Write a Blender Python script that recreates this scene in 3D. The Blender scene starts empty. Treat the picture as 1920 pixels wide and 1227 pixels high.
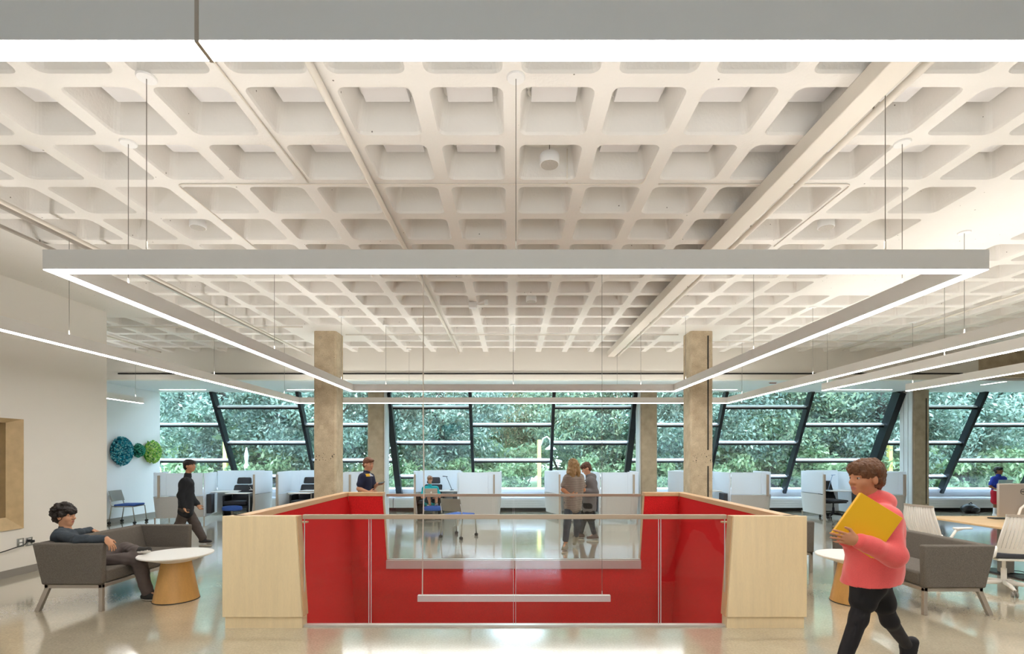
import bpy, bmesh, math, random
import numpy as np
from mathutils import Vector, Matrix
random.seed(7); rng = np.random.default_rng(11)
C = bpy.context.scene.collection
PI = math.pi
F = 939.0; EYE = 1.65
XS = 0.025                                   # the stair opening sits a hair right of the camera axis
ZC = 4.07                                    # underside of the ceiling ribs

# ------------------------------------------------------------------ materials
def srgb(h):
    h = h.lstrip('#'); o = []
    for i in (0, 2, 4):
        c = int(h[i:i+2], 16) / 255
        o.append(c/12.92 if c <= .04045 else ((c+.055)/1.055)**2.4)
    return tuple(o) + (1,)

MATS = {}
def mat(name, col, rough=.5, metal=0., var=0., vscale=6., bump=0., bscale=60., stretch=None, col2=None,
        spec=.5, coat=0., fine=0., fscale=200., island=False, trans=0., sheen=0., detail=4.):
    """principled material; var mixes a darker / second colour in with a noise, fine adds a small-scale weave"""
    if name in MATS: return MATS[name]
    m = bpy.data.materials.new(name); m.use_nodes = True; nt = m.node_tree; N = nt.nodes; L = nt.links
    p = N['Principled BSDF']
    if isinstance(col, str): col = srgb(col)
    if isinstance(col2, str): col2 = srgb(col2)
    p.inputs['Base Color'].default_value = col
    p.inputs['Roughness'].default_value = rough; p.inputs['Metallic'].default_value = metal
    p.inputs['Specular IOR Level'].default_value = spec
    if coat: p.inputs['Coat Weight'].default_value = coat; p.inputs['Coat Roughness'].default_value = .08
    if sheen: p.inputs['Sheen Weight'].default_value = sheen
    src = None
    if var or bump or fine:
        tc = N.new('ShaderNodeTexCoord'); mp = N.new('ShaderNodeMapping')
        L.new(tc.outputs['Object'], mp.inputs['Vector'])
        if stretch: mp.inputs['Scale'].default_value = stretch
    if var:
        n = N.new('ShaderNodeTexNoise'); n.inputs['Scale'].default_value = vscale; n.inputs['Detail'].default_value = detail
        L.new(mp.outputs[0], n.inputs['Vector'])
        r = N.new('ShaderNodeValToRGB'); r.color_ramp.elements[0].position = .3; r.color_ramp.elements[1].position = .72
        c2 = col2 if col2 else tuple(c*(1-var) for c in col[:3]) + (1,)
        r.color_ramp.elements[0].color = c2; r.color_ramp.elements[1].color = col
        L.new(n.outputs['Fac'], r.inputs['Fac']); src = r.outputs[0]
        L.new(src, p.inputs['Base Color'])
    if island:
        g = N.new('ShaderNodeNewGeometry'); r = N.new('ShaderNodeValToRGB')
        r.color_ramp.interpolation = 'LINEAR'
        cols = island; els = r.color_ramp.elements
        while len(els) < len(cols): els.new(.5)
        for i, c in enumerate(cols):
            els[i].position = i/(len(cols)-1); els[i].color = srgb(c) if isinstance(c, str) else c
        L.new(g.outputs['Random Per Island'], r.inputs['Fac']); src = r.outputs[0]
        L.new(src, p.inputs['Base Color'])
    if fine:
        n = N.new('ShaderNodeTexNoise'); n.inputs['Scale'].default_value = fscale; n.inputs['Detail'].default_value = 2
        L.new(mp.outputs[0], n.inputs['Vector'])
        r = N.new('ShaderNodeMapRange'); r.inputs['From Min'].default_value = .3; r.inputs['From Max'].default_value = .7
        r.inputs['To Min'].default_value = 1-fine; r.inputs['To Max'].default_value = 1+fine
        L.new(n.outputs['Fac'], r.inputs['Value'])
        mx = N.new('ShaderNodeVectorMath'); mx.operation = 'SCALE'
        if src: L.new(src, mx.inputs[0])
        else: mx.inputs[0].default_value = col[:3]
        L.new(r.outputs[0], mx.inputs['Scale']); L.new(mx.outputs[0], p.inputs['Base Color'])
    if bump:
        n = N.new('ShaderNodeTexNoise'); n.inputs['Scale'].default_value = bscale; n.inputs['Detail'].default_value = 3
        L.new(mp.outputs[0], n.inputs['Vector'])
        b = N.new('ShaderNodeBump'); b.inputs['Strength'].default_value = bump; b.inputs['Distance'].default_value = .01
        L.new(n.outputs['Fac'], b.inputs['Height']); L.new(b.outputs[0], p.inputs['Normal'])
    if trans:
        t = N.new('ShaderNodeBsdfTranslucent'); mix = N.new('ShaderNodeMixShader'); mix.inputs[0].default_value = trans
        if src: L.new(src, t.inputs['Color'])
        else: t.inputs['Color'].default_value = col
        L.new(p.outputs[0], mix.inputs[1]); L.new(t.outputs[0], mix.inputs[2])
        L.new(mix.outputs[0], N['Material Output'].inputs['Surface'])
    MATS[name] = m
    return m

def emit(name, col, strength):
    if name in MATS: return MATS[name]
    m = bpy.data.materials.new(name); m.use_nodes = True; nt = m.node_tree; nt.nodes.clear()
    e = nt.nodes.new('ShaderNodeEmission'); o = nt.nodes.new('ShaderNodeOutputMaterial')
    e.inputs['Color'].default_value = srgb(col) if isinstance(col, str) else col; e.inputs['Strength'].default_value = strength
    nt.links.new(e.outputs[0], o.inputs['Surface']); MATS[name] = m
    return m

def glass(name, tint, ior=1.45, gain=1.):
    """thin architectural glass: clear transmission with a Fresnel mirror on top"""
    m = bpy.data.materials.new(name); m.use_nodes = True; nt = m.node_tree; N = nt.nodes; L = nt.links; N.clear()
    t = N.new('ShaderNodeBsdfTransparent'); t.inputs['Color'].default_value = tint
    g = N.new('ShaderNodeBsdfGlossy'); g.inputs['Roughness'].default_value = 0.0; g.inputs['Color'].default_value = (1, 1, 1, 1)
    f = N.new('ShaderNodeLayerWeight'); f.inputs['Blend'].default_value = .5          # Facing = 1 - |cos|, same from both sides
    pw = N.new('ShaderNodeMath'); pw.operation = 'POWER'; pw.inputs[1].default_value = 5
    mu = N.new('ShaderNodeMath'); mu.operation = 'MULTIPLY_ADD'; mu.use_clamp = True
    r0 = ((ior-1)/(ior+1))**2*gain; mu.inputs[1].default_value = 1-r0; mu.inputs[2].default_value = r0
    mix = N.new('ShaderNodeMixShader'); o = N.new('ShaderNodeOutputMaterial')
    L.new(f.outputs['Facing'], pw.inputs[0]); L.new(pw.outputs[0], mu.inputs[0]); L.new(mu.outputs[0], mix.inputs[0])
    L.new(t.outputs[0], mix.inputs[1]); L.new(g.outputs[0], mix.inputs[2]); L.new(mix.outputs[0], o.inputs['Surface'])
    MATS[name] = m
    return m

# ------------------------------------------------------------------ object helpers
def tag(o, label=None, cat=None, group=None, kind=None):
    if label: o['label'] = label
    if cat: o['category'] = cat
    if group: o['group'] = group
    if kind: o['kind'] = kind
    return o

def thing(name, label, cat, loc=(0, 0, 0), rz=0., group=None, kind=None):
    o = bpy.data.objects.new(name, None); C.objects.link(o)
    o.location = loc; o.rotation_euler = (0, 0, rz); o.empty_display_size = .1
    return tag(o, label, cat, group, kind)

def copy_tree(o, loc=None, rz=None, parent=None, label=None):
    c = o.copy(); C.objects.link(c)
    if parent: c.parent = parent
    if loc is not None: c.location = loc
    if rz is not None: c.rotation_euler = (0, 0, rz)
    if label: c['label'] = label
    for ch in list(o.children): copy_tree(ch, parent=c)
    return c

class MB:
    def __init__(s): s.v = []; s.f = []
    def add(s, verts, faces):
        b = len(s.v); s.v += [tuple(map(float, p)) for p in verts]; s.f += [tuple(b+i for i in f) for f in faces]; return s
    def box(s, x0, x1, y0, y1, z0, z1):
        v = [(x0,y0,z0),(x1,y0,z0),(x1,y1,z0),(x0,y1,z0),(x0,y0,z1),(x1,y0,z1),(x1,y1,z1),(x0,y1,z1)]
        return s.add(v, [(0,3,2,1),(4,5,6,7),(0,1,5,4),(1,2,6,5),(2,3,7,6),(3,0,4,7)])
    def hexa(s, v8): return s.add(v8, [(0,3,2,1),(4,5,6,7),(0,1,5,4),(1,2,6,5),(2,3,7,6),(3,0,4,7)])
    def obox(s, c, size, ax, ay, az=None):
        c = Vector(c); ax = Vector(ax).normalized(); ay = Vector(ay); ay = (ay-ax*ay.dot(ax)).normalized(); az = ax.cross(ay)
        a, b, d = ax*size[0]/2, ay*size[1]/2, az*size[2]/2
        return s.hexa([c-a-b-d, c+a-b-d, c+a+b-d, c-a+b-d, c-a-b+d, c+a-b+d, c+a+b+d, c-a+b+d])
    def bar(s, p, q, w, h, up=(0, 0, 1)):
        p = Vector(p); q = Vector(q); d = q-p
        up = Vector(up)
        if abs(d.normalized().dot(up)) > .97: up = Vector((0, 1, 0))
        return s.obox((p+q)/2, (d.length, w, h), d, up.cross(d))
    def prism(s, poly, axis, a, b):
        """poly: 2D loop; axis 'y': poly is (x,z) extruded a..b along y; 'x': (y,z); 'z': (x,y)"""
        n = len(poly)
        put = {'y': lambda p, t: (p[0], t, p[1]), 'x': lambda p, t: (t, p[0], p[1]), 'z': lambda p, t: (p[0], p[1], t)}[axis]
        v = [put(p, a) for p in poly] + [put(p, b) for p in poly]
        return s.add(v, [tuple(range(n))[::-1], tuple(range(n, 2*n))] + [(i, (i+1) % n, n+(i+1) % n, n+i) for i in range(n)])
    def tube(s, pts, r, n=8, caps=True):
        pts = [Vector(p) for p in pts]; rs = r if isinstance(r, (list, tuple)) else [r]*len(pts)
        rings = []; up = None
        for i, p in enumerate(pts):
            d = (pts[min(i+1, len(pts)-1)]-pts[max(i-1, 0)]).normalized()
            if up is None: up = Vector((0, 0, 1)) if abs(d.z) < .9 else Vector((1, 0, 0))
            u = d.cross(up)
            if u.length < 1e-5: u = d.orthogonal()
            u.normalize(); w = u.cross(d).normalized(); up = w
            rings.append([p+(u*math.cos(2*PI*k/n)+w*math.sin(2*PI*k/n))*rs[i] for k in range(n)])
        v = [q for ring in rings for q in ring]; f = []
        for i in range(len(pts)-1):
            for k in range(n): f.append((i*n+k, i*n+(k+1) % n, (i+1)*n+(k+1) % n, (i+1)*n+k))
        if caps: f += [tuple(range(n))[::-1], tuple((len(pts)-1)*n+k for k in range(n))]
        return s.add(v, f)
    def lathe(s, prof, c=(0, 0, 0), n=32, sx=1., sy=1.):
        v = []; f = []; m = len(prof)
        for r, z in prof:
            for k in range(n): v.append((c[0]+r*sx*math.cos(2*PI*k/n), c[1]+r*sy*math.sin(2*PI*k/n), c[2]+z))
        for i in range(m-1):
            for k in range(n): f.append((i*n+k, i*n+(k+1) % n, (i+1)*n+(k+1) % n, (i+1)*n+k))
        f += [tuple(range(n))[::-1], tuple((m-1)*n+k for k in range(n))]
        return s.add(v, f)
    def ball(s, c, r, n=12, m=8):
        rr = r if isinstance(r, (tuple, list)) else (r, r, r)
        v = [(c[0], c[1], c[2]-rr[2])]; f = []
        for i in range(1, m):
            a = -PI/2+PI*i/m
            for k in range(n): v.append((c[0]+rr[0]*math.cos(a)*math.cos(2*PI*k/n), c[1]+rr[1]*math.cos(a)*math.sin(2*PI*k/n), c[2]+rr[2]*math.sin(a)))
        v.append((c[0], c[1], c[2]+rr[2])); t = len(v)-1
        for k in range(n):
            f.append((0, 1+(k+1) % n, 1+k)); f.append((t, 1+(m-2)*n+k, 1+(m-2)*n+(k+1) % n))
        for i in range(m-2):
            for k in range(n): f.append((1+i*n+k, 1+i*n+(k+1) % n, 1+(i+1)*n+(k+1) % n, 1+(i+1)*n+k))
        return s.add(v, f)
    def build(s, name, m, parent=None, bevel=0., seg=2, smooth=False, recalc=True, loc=None):
        me = bpy.data.meshes.new(name); me.from_pydata(s.v, [], s.f)
        if recalc:
            bm = bmesh.new(); bm.from_mesh(me); bmesh.ops.recalc_face_normals(bm, faces=bm.faces); bm.to_mesh(me); bm.free()
        if m: me.materials.append(m)
        o = bpy.data.objects.new(name, me); C.objects.link(o)
        if parent: o.parent = parent
        if loc: o.location = loc
        if bevel:
            b = o.modifiers.new('bevel', 'BEVEL'); b.width = bevel; b.segments = seg; b.limit_method = 'ANGLE'; b.angle_limit = .6
            b.harden_normals = False
        if smooth or (bevel and seg > 1):
            me.polygons.foreach_set('use_smooth', [True]*len(me.polygons))
            if not smooth or smooth == 'angle':
                try: me.set_sharp_from_angle(angle=.7)
                except Exception: pass
        return o

def struct(mb, name, m, label, cat, bevel=0.):
    return tag(mb.build(name, m, bevel=bevel), label, cat, kind='structure')

def arc(c, r, a0, a1, n):
    return [(c[0]+r*math.cos(a0+(a1-a0)*i/n), c[1]+r*math.sin(a0+(a1-a0)*i/n)) for i in range(n+1)]
SKY = 12.0; EXPO = 0.14; LENS = 25.; UPL = 20.
# ------------------------------------------------------------------ palette
M_CEIL = mat('painted_concrete', '#f1ede7', .7, var=.06, vscale=1.2, bump=.25, bscale=45)
def _pits(m):
    """small dark bug-holes in the cast concrete of the coffers"""
    nt = m.node_tree; N = nt.nodes; L = nt.links; p = N['Principled BSDF']
    src = p.inputs['Base Color'].links[0].from_socket
    tc = N.new('ShaderNodeTexCoord'); v = N.new('ShaderNodeTexVoronoi'); v.inputs['Scale'].default_value = 9.
    n = N.new('ShaderNodeTexNoise'); n.inputs['Scale'].default_value = 1.7
    L.new(tc.outputs['Object'], v.inputs['Vector']); L.new(tc.outputs['Object'], n.inputs['Vector'])
    a = N.new('ShaderNodeMath'); a.operation = 'LESS_THAN'; a.inputs[1].default_value = .055
    b = N.new('ShaderNodeMath'); b.operation = 'GREATER_THAN'; b.inputs[1].default_value = .55
    c = N.new('ShaderNodeMath'); c.operation = 'MULTIPLY'
    L.new(v.outputs['Distance'], a.inputs[0]); L.new(n.outputs['Fac'], b.inputs[0]); L.new(a.outputs[0], c.inputs[0]); L.new(b.outputs[0], c.inputs[1])
    mx = N.new('ShaderNodeMix'); mx.data_type = 'RGBA'
    L.new(c.outputs[0], mx.inputs[0]); L.new(src, mx.inputs[6]); mx.inputs[7].default_value = (.22, .2, .17, 1)
    L.new(mx.outputs[2], p.inputs['Base Color'])
_pits(M_CEIL)
M_BAFFLE = mat('white_acoustic_board', '#eceaea', .8)
M_WALL = mat('warm_white_paint', '#ebe5dc', .6, var=.02, vscale=2)
M_WALLB = mat('white_wall_paint', '#eeeff1', .6, var=.02, vscale=2)
M_BULK = mat('cream_plaster', '#ece7dd', .6)
M_SOFF = mat('soffit_plaster', '#e3e6ea', .6)
M_BASEB = mat('grey_rubber_base', '#8f8982', .5)
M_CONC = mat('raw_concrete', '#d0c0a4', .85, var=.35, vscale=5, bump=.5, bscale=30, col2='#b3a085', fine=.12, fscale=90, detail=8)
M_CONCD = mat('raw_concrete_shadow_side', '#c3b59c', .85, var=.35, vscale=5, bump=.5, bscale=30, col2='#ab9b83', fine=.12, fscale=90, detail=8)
M_BOARD = mat('whitewashed_boards', '#d4d3d0', .7, var=.12, vscale=4, stretch=(1, 1, .2))
M_SLOT = mat('black_slot', '#15120f', .6)
M_HOUS = mat('fixture_white', '#f0efed', .45)
M_LENS = emit('led_lens', (1., .97, .935, 1), LENS)
M_LENSUP = emit('led_uplight', (1., .965, .92, 1), UPL)
M_RECESS = emit('recessed_led', (1., .95, .88, 1), LENS*.5)
M_CABLE = mat('steel_cable', '#8d8880', .4, .6)
M_CORD = mat('white_cord', '#e8e2d8', .5)
M_PIPE = mat('painted_pipe', '#e8e0d4', .5)
M_STEEL = mat('dark_steel', '#20242b', .35, .3)
M_ALU = mat('pale_aluminium', '#e8eef6', .35, .1)  # bottom rails, and sky light on the transom tops put into colour
M_PAINTW = mat('white_gloss_sill', '#dfe3ea', .18)
M_RAD = mat('radiator_white', '#d8d9dc', .4)
M_GLASSW = glass('window_glass', (.93, .975, .98, 1), 1.62, 1.0)
M_GLASSG = glass('railing_glass', (.99, .997, .995, 1), 1.4, 1.0)
M_RED = mat('red_wool_felt', '#e02f31', .95, fine=.22, fscale=170, spec=.1)
M_MAPLE = mat('maple_veneer', '#f6e0b6', .38, var=.09, vscale=3.2, stretch=(6, 6, .45), fine=.035, fscale=70)
M_MAPLED = mat('maple_trim', '#e6bd8e', .38, var=.12, vscale=3., stretch=(3, .4, 3))
M_CONE = mat('oak_veneer_cone', '#dcaa66', .4, var=.18, vscale=4, stretch=(3, 3, .5), fine=.04, fscale=60)
M_RAILW = mat('handrail_taupe', '#b9a691', .35, .2)
M_SSTEEL = mat('brushed_steel', '#e0dad4', .3, .25)
M_FAB = mat('heather_grey_upholstery', '#6c665f', .95, fine=.42, fscale=330, spec=.1, bump=.2, bscale=300)
M_METAL = mat('satin_metal', '#b5ada4', .35, .5)
M_TTOP = mat('white_laminate', '#f1eeea', .35)
M_BLACK = mat('black_plastic', '#17181a', .45)
M_DKGREY = mat('dark_grey_upholstery', '#3f4147', .85, fine=.15, fscale=250)
M_BLUE = mat('blue_upholstery', '#3157a6', .85, fine=.12, fscale=250)
M_GREYP = mat('grey_plastic', '#8b877f', .45)
M_CHROME = mat('chrome_leg', '#b3b2b0', .25, .8)
M_SCREEN = mat('white_screen', '#f6f8fc', .55, trans=.55)
M_SHELL = mat('light_grey_shell_fabric', '#c4c2c0', .9, fine=.14, fscale=220)
M_TAUPE = mat('taupe_post', '#b3a698', .5)
M_WHITEP = mat('white_plastic', '#f7f2ea', .4)
M_WOODT = mat('desk_maple', '#ddb98a', .4, var=.12, vscale=3, stretch=(.5, 4, 4))
M_FRAMEW = mat('birch_casing', '#cdb083', .5, var=.2, vscale=4, stretch=(2, 2, 2))
M_BROWNG = mat('bronze_glass', '#75684f', .15, spec=.6)
M_FOOTPL = mat('dark_steel_plate', '#4a4a4c', .4, .5)
M_MON = mat('monitor_back_silver', '#b3aaa0', .4, .3)
M_LAWN = mat('lawn', '#8fae6a', .95, var=.3, vscale=.6)
M_PAVE = mat('pale_paving', '#c3c6c4', .9, var=.1, vscale=1)
M_BARK = mat('bark', '#5c564f', .9, var=.3, vscale=5)
def rgb(r, g, b):
    return tuple(c/12.92 if c <= .04045 else ((c+.055)/1.055)**2.4 for c in (r/255, g/255, b/255)) + (1,)
M_LEAF = [mat('leaf_blue_green', rgb(100, 128, 112), .6, island=[rgb(80, 106, 98), rgb(110, 136, 124), rgb(143, 163, 150), rgb(176, 188, 172)], trans=.3),
          mat('leaf_mid_green', rgb(100, 128, 96), .6, island=[rgb(86, 112, 100), rgb(118, 144, 122), rgb(150, 168, 138), rgb(180, 190, 158)], trans=.3),
          mat('leaf_autumn', rgb(138, 138, 96), .6, island=[rgb(90, 116, 96), rgb(132, 152, 122), rgb(166, 172, 138), rgb(186, 158, 126)], trans=.3)]
M_YELLOW = mat('yellow_post', '#e6d47a', .6)
M_LAMPW = mat('white_lamp', '#dfe6e6', .5)

def floor_material():
    m = bpy.data.materials.new('polished_concrete'); m.use_nodes = True; nt = m.node_tree; N = nt.nodes; L = nt.links
    p = N['Principled BSDF']; tc = N.new('ShaderNodeTexCoord')
    n1 = N.new('ShaderNodeTexNoise'); n1.inputs['Scale'].default_value = .9; n1.inputs['Detail'].default_value = 7; n1.inputs['Roughness'].default_value = .62
    n2 = N.new('ShaderNodeTexNoise'); n2.inputs['Scale'].default_value = 55; n2.inputs['Detail'].default_value = 3
    for n in (n1, n2): L.new(tc.outputs['Object'], n.inputs['Vector'])
    r = N.new('ShaderNodeValToRGB'); e = r.color_ramp.elements
    e[0].position = .32; e[0].color = srgb('#b0a590'); e[1].position = .7; e[1].color = srgb('#cdc2aa')
    L.new(n1.outputs['Fac'], r.inputs['Fac'])
    mr = N.new('ShaderNodeMapRange'); mr.inputs['From Min'].default_value = .35; mr.inputs['From Max'].default_value = .65
    mr.inputs['To Min'].default_value = .9; mr.inputs['To Max'].default_value = 1.08
    L.new(n2.outputs['Fac'], mr.inputs['Value'])
    mx = N.new('ShaderNodeVectorMath'); mx.operation = 'SCALE'
    L.new(r.outputs[0], mx.inputs[0]); L.new(mr.outputs[0], mx.inputs['Scale']); L.new(mx.outputs[0], p.inputs['Base Color'])
    rr = N.new('ShaderNodeMapRange'); rr.inputs['To Min'].default_value = .06; rr.inputs['To Max'].default_value = .2
    L.new(n1.outputs['Fac'], rr.inputs['Value']); L.new(rr.outputs[0], p.inputs['Roughness'])
    p.inputs['Specular IOR Level'].default_value = .8
    p.inputs['Coat Weight'].default_value = 1.; p.inputs['Coat Roughness'].default_value = .09; p.inputs['Coat IOR'].default_value = 1.75
    b = N.new('ShaderNodeBump'); b.inputs['Strength'].default_value = .02; b.inputs['Distance'].default_value = .02
    n3 = N.new('ShaderNodeTexNoise'); n3.inputs['Scale'].default_value = 2.5; L.new(tc.outputs['Object'], n3.inputs['Vector'])
    L.new(n3.outputs['Fac'], b.inputs['Height']); L.new(b.outputs[0], p.inputs['Normal'])
    return m
M_FLOOR = floor_material()
# ------------------------------------------------------------------ floor, with the stair opening cut out
HX0, HX1, HY0, HY1 = XS-2.60, XS+2.60, 4.86, 7.90
XL, XR, YB, YF = -13.5, 20.0, -5.0, 15.5
fl = MB()
for (x0, x1, y0, y1) in ((XL, XR, YB, HY0), (XL, HX0, HY0, HY1), (HX1, XR, HY0, HY1), (XL, XR, HY1, YF)):
    fl.box(x0, x1, y0, y1, -.30, 0)
struct(fl, 'floor', M_FLOOR, 'polished beige concrete floor around the stair opening', 'floor')
# stair shaft below the floor
sh = MB()
zt, zb = 0.0, -3.2
sl = .065
sh.prism([(XS-2.56, zt), (XS-2.56+sl*3.2, zb), (XS-3.0, zb), (XS-3.0, zt-.31), (XS-2.60, zt-.31), (XS-2.60, zt)], 'y', 4.88, 7.9)
sh.prism([(XS+2.56, zt), (XS+2.56-sl*3.2, zb), (XS+3.0, zb), (XS+3.0, zt-.31), (XS+2.60, zt-.31), (XS+2.60, zt)], 'y', 4.88, 7.9)
sh.box(XS-3.0, XS+3.0, 7.89, 8.1, zb, -.31)
sh.box(XS-2.6, XS+2.6, 7.884, 7.9, zb, -.12)
struct(sh, 'wall_stairwell', M_RED, 'red felt clad walls of the stairwell dropping below the floor', 'wall')
st2 = MB(); st2.box(-3.2, 3.2, 4.4, 8.4, -3.4, -3.2)
struct(st2, 'floor_lower', M_FLOOR, 'lower landing floor at the bottom of the stairwell', 'floor')
ft = MB(); ft.box(XS-3.0, XS+3.0, 4.6, 4.87, zb, -.31)
struct(ft, 'wall_stairwell_front', M_RED, 'near wall of the stairwell under the front glass railing', 'wall')
se = MB(); se.box(XS-2.0, XS+2.0, 7.855, 7.885, -.125, .005)
struct(se, 'trim_1', M_SSTEEL, 'brushed steel edge trim along the far lip of the stair opening', 'trim')

# ------------------------------------------------------------------ coffered ceiling
S = .61; D0 = 3.838
def rrect(h, r, z, cx, cy, n=4):
    out = []
    for (sx, sy, a0) in ((1, 1, 0), (-1, 1, PI/2), (-1, -1, PI), (1, -1, 3*PI/2)):
        for i in range(n+1):
            a = a0+PI/2*i/n
            out.append((cx+sx*(h-r)+r*math.cos(a), cy+sy*(h-r)+r*math.sin(a), z))
    return out
cl = MB(); baff = []; SOLID = set()
def solid(m0, m1, k0, k1):
    for m_ in range(m0, m1):
        for k_ in range(k0, k1): SOLID.add((m_, k_))
solid(5, 7, 9, 11); solid(-7, -5, 9, 11)            # heads over the two near columns
solid(7, 9, 1, 6)                                   # plain infill on the right
solid(-12, -9, -8, 8)                               # plain band along the left wall
solid(17, 19, 9, 11); solid(-19, -17, 9, 11)
K0, K1, MM0, MM1 = -6, 13, -22, 33
DEPTH = .25
for k in range(K0, K1):
    for m_ in range(MM0, MM1):
        x0, y0 = m_*S, D0+k*S; cx, cy = x0+S/2, y0+S/2
        if (m_, k) in SOLID:
            cl.add([(x0, y0, ZC), (x0+S, y0, ZC), (x0+S, y0+S, ZC), (x0, y0+S, ZC)], [(3, 2, 1, 0)]); continue
        n = 4
        a = rrect(.247, .06, ZC, cx, cy, n); b = rrect(.238, .055, ZC+.02, cx, cy, n); c = rrect(.195, .05, ZC+DEPTH, cx, cy, n); q = len(a)
        corners = [(x0+S, y0+S, ZC), (x0, y0+S, ZC), (x0, y0, ZC), (x0+S, y0, ZC)]
        v = a+b+c+corners; f = []
        for i in range(q):
            j = (i+1) % q
            f.append((i, j, q+j, q+i)); f.append((q+i, q+j, 2*q+j, 2*q+i))
        f.append(tuple(range(2*q, 3*q)))
        for ci in range(4):
            for i in range(n): f.append((3*q+ci, ci*(n+1)+i+1, ci*(n+1)+i))
            e = ci*(n+1)+n; nx = ((ci+1) % 4)*(n+1)
            f.append((3*q+ci, 3*q+(ci+1) % 4, nx, e))
        cl.add(v, f)
        if k in (-1, 0): baff.append((cx, cy, m_, k))
ye = D0+K0*S
cl.add([(XL, YB, ZC), (XR, YB, ZC), (XR, ye, ZC), (XL, ye, ZC)], [(3, 2, 1, 0)])
ceil = cl.build('ceiling', M_CEIL, recalc=False)
tag(ceil, 'white painted waffle concrete ceiling with rounded square coffers', 'ceiling', kind='structure')
rs = MB(); rs.box(XL, XR, YB, 15.6, ZC+.36, ZC+.6)
struct(rs, 'roof_slab', M_CEIL, 'concrete slab above the coffered ceiling', 'ceiling')
bproto = None
for (cx, cy, m_, k) in baff:
    if abs(cx)/cy > 1.12: continue
    if (m_, k) == (0, 0): continue
    row = 'front row' if k == -1 else 'second row'
    if bproto is None:
        mb = MB(); mb.box(-.165, .165, -.165, .165, 0, .05); bproto = mb.build('acoustic_panel', M_BAFFLE, bevel=.004)
        o = bproto
    else: o = bproto.copy(); C.objects.link(o)
    o.location = (cx, cy, ZC+.192)
    tag(o, 'white square acoustic panel set inside a ceiling coffer of the %s' % row, 'acoustic panel', 'acoustic panels in the %s of coffers' % row)

# ------------------------------------------------------------------ walls
def wall(name, b, m, label): return struct(MB().box(*b), name, m, label, 'wall')
# left wall with a wood-cased interior window (opening d 4.6..6.79)
wl = MB(); X1 = -6.83
wy0, wy1, wz0, wz1 = 4.5, 6.985, .64, 2.157
wl.box(X1-.22, X1, YB, wy0, 0, ZC+.1); wl.box(X1-.22, X1, wy1, 8.44, 0, ZC+.1)
wl.box(X1-.22, X1, wy0, wy1, 0, wz0); wl.box(X1-.22, X1, wy0, wy1, wz1, ZC+.1)
struct(wl, 'wall_left', M_WALL, 'warm white wall on the left behind the seated person', 'wall')
wall('wall_left_return', (XL, X1-.2, 8.22, 8.44, 0, ZC+.1), M_WALL, 'white return wall behind the end of the left wall')
wall('wall_left_far', (-10.1, -9.87, 8.44, 14.04, 0, ZC+.1), M_WALLB, 'bluish white far left wall carrying three felt balls')
wall('wall_right', (XR, XR+.2, YB, 16, -.3, ZC+.4), M_WALL, 'white wall far off to the right')
wb = MB()
wb.box(XL, -1.5, YB-.2, YB, 0, ZC+.4); wb.box(1.5, XR, YB-.2, YB, 0, ZC+.4); wb.box(-1.5, 1.5, YB-.2, YB, 0, 1.2); wb.box(-1.5, 1.5, YB-.2, YB, 1.95, ZC+.4)
struct(wb, 'wall_back', M_WALL, 'white wall behind the viewer with a daylight window', 'wall')
wk = thing('window_back', 'daylight window in the wall behind the viewer', 'window', (0, YB-.1, 1.2), kind='structure')  # unseen, added to cool and brighten surfaces that face the camera
MB().box(-1.5, 1.5, -.006, .006, 0, .75).build('pane', M_GLASSG, wk)
for x in (-1.46, 0, 1.46): MB().box(x-.04, x+.04, -.05, .05, 0, .75).build('mullion', M_STEEL, wk)
wall('wall_left_end', (XL-.2, XL, YB, 16, -.3, ZC+.4), M_WALL, 'white outer end wall on the left')
struct(MB().box(X1, X1+.012, YB, 8.452, 0, .10), 'baseboard_left', M_BASEB, 'grey rubber baseboard along the left wall', 'baseboard')
struct(MB().box(-9.87, -9.858, 8.44, 14.04, 0, .10), 'baseboard_left_far', M_BASEB, 'grey baseboard under the felt balls', 'baseboard')
# interior window in the left wall
wd = thing('window_interior', 'interior window with a deep pale birch casing in the left wall', 'window', (X1, wy1, wz0), kind='structure')
W_, H_ = wy1-wy0, wz1-wz0; t_, dp = .20, .14
o4 = [(0.02, 0, 0), (0.02, -W_, 0), (0.02, -W_, H_), (0.02, 0, H_)]
i4 = [(-.03, -t_, .17), (-.03, -W_+t_, .17), (-.03, -W_+t_, H_-.06), (-.03, -t_, H_-.06)]
b4 = [(-dp-.03, y, z) for _, y, z in i4]
for i, nm in enumerate(('sill', 'casing', 'casing', 'casing')):
    j = (i+1) % 4
    mb = MB().add([o4[i], o4[j], i4[j], i4[i], (-.05,)+o4[i][1:], (-.05,)+o4[j][1:], b4[j], b4[i]],
                  [(0, 1, 2, 3), (0, 4, 5, 1), (3, 2, 6, 7), (0, 3, 7, 4), (1, 5, 6, 2), (4, 7, 6, 5)])
    mb.build(nm, M_FRAMEW, wd)
MB().box(-dp-.06, -dp-.035, -W_+t_-.02, -t_+.02, .15, H_-.04).build('pane', M_BROWNG, wd)
MB().box(-dp-.034, -dp-.01, -t_-.035, -t_+.005, .165, H_-.055).build('stop', M_TAUPE, wd)

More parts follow.
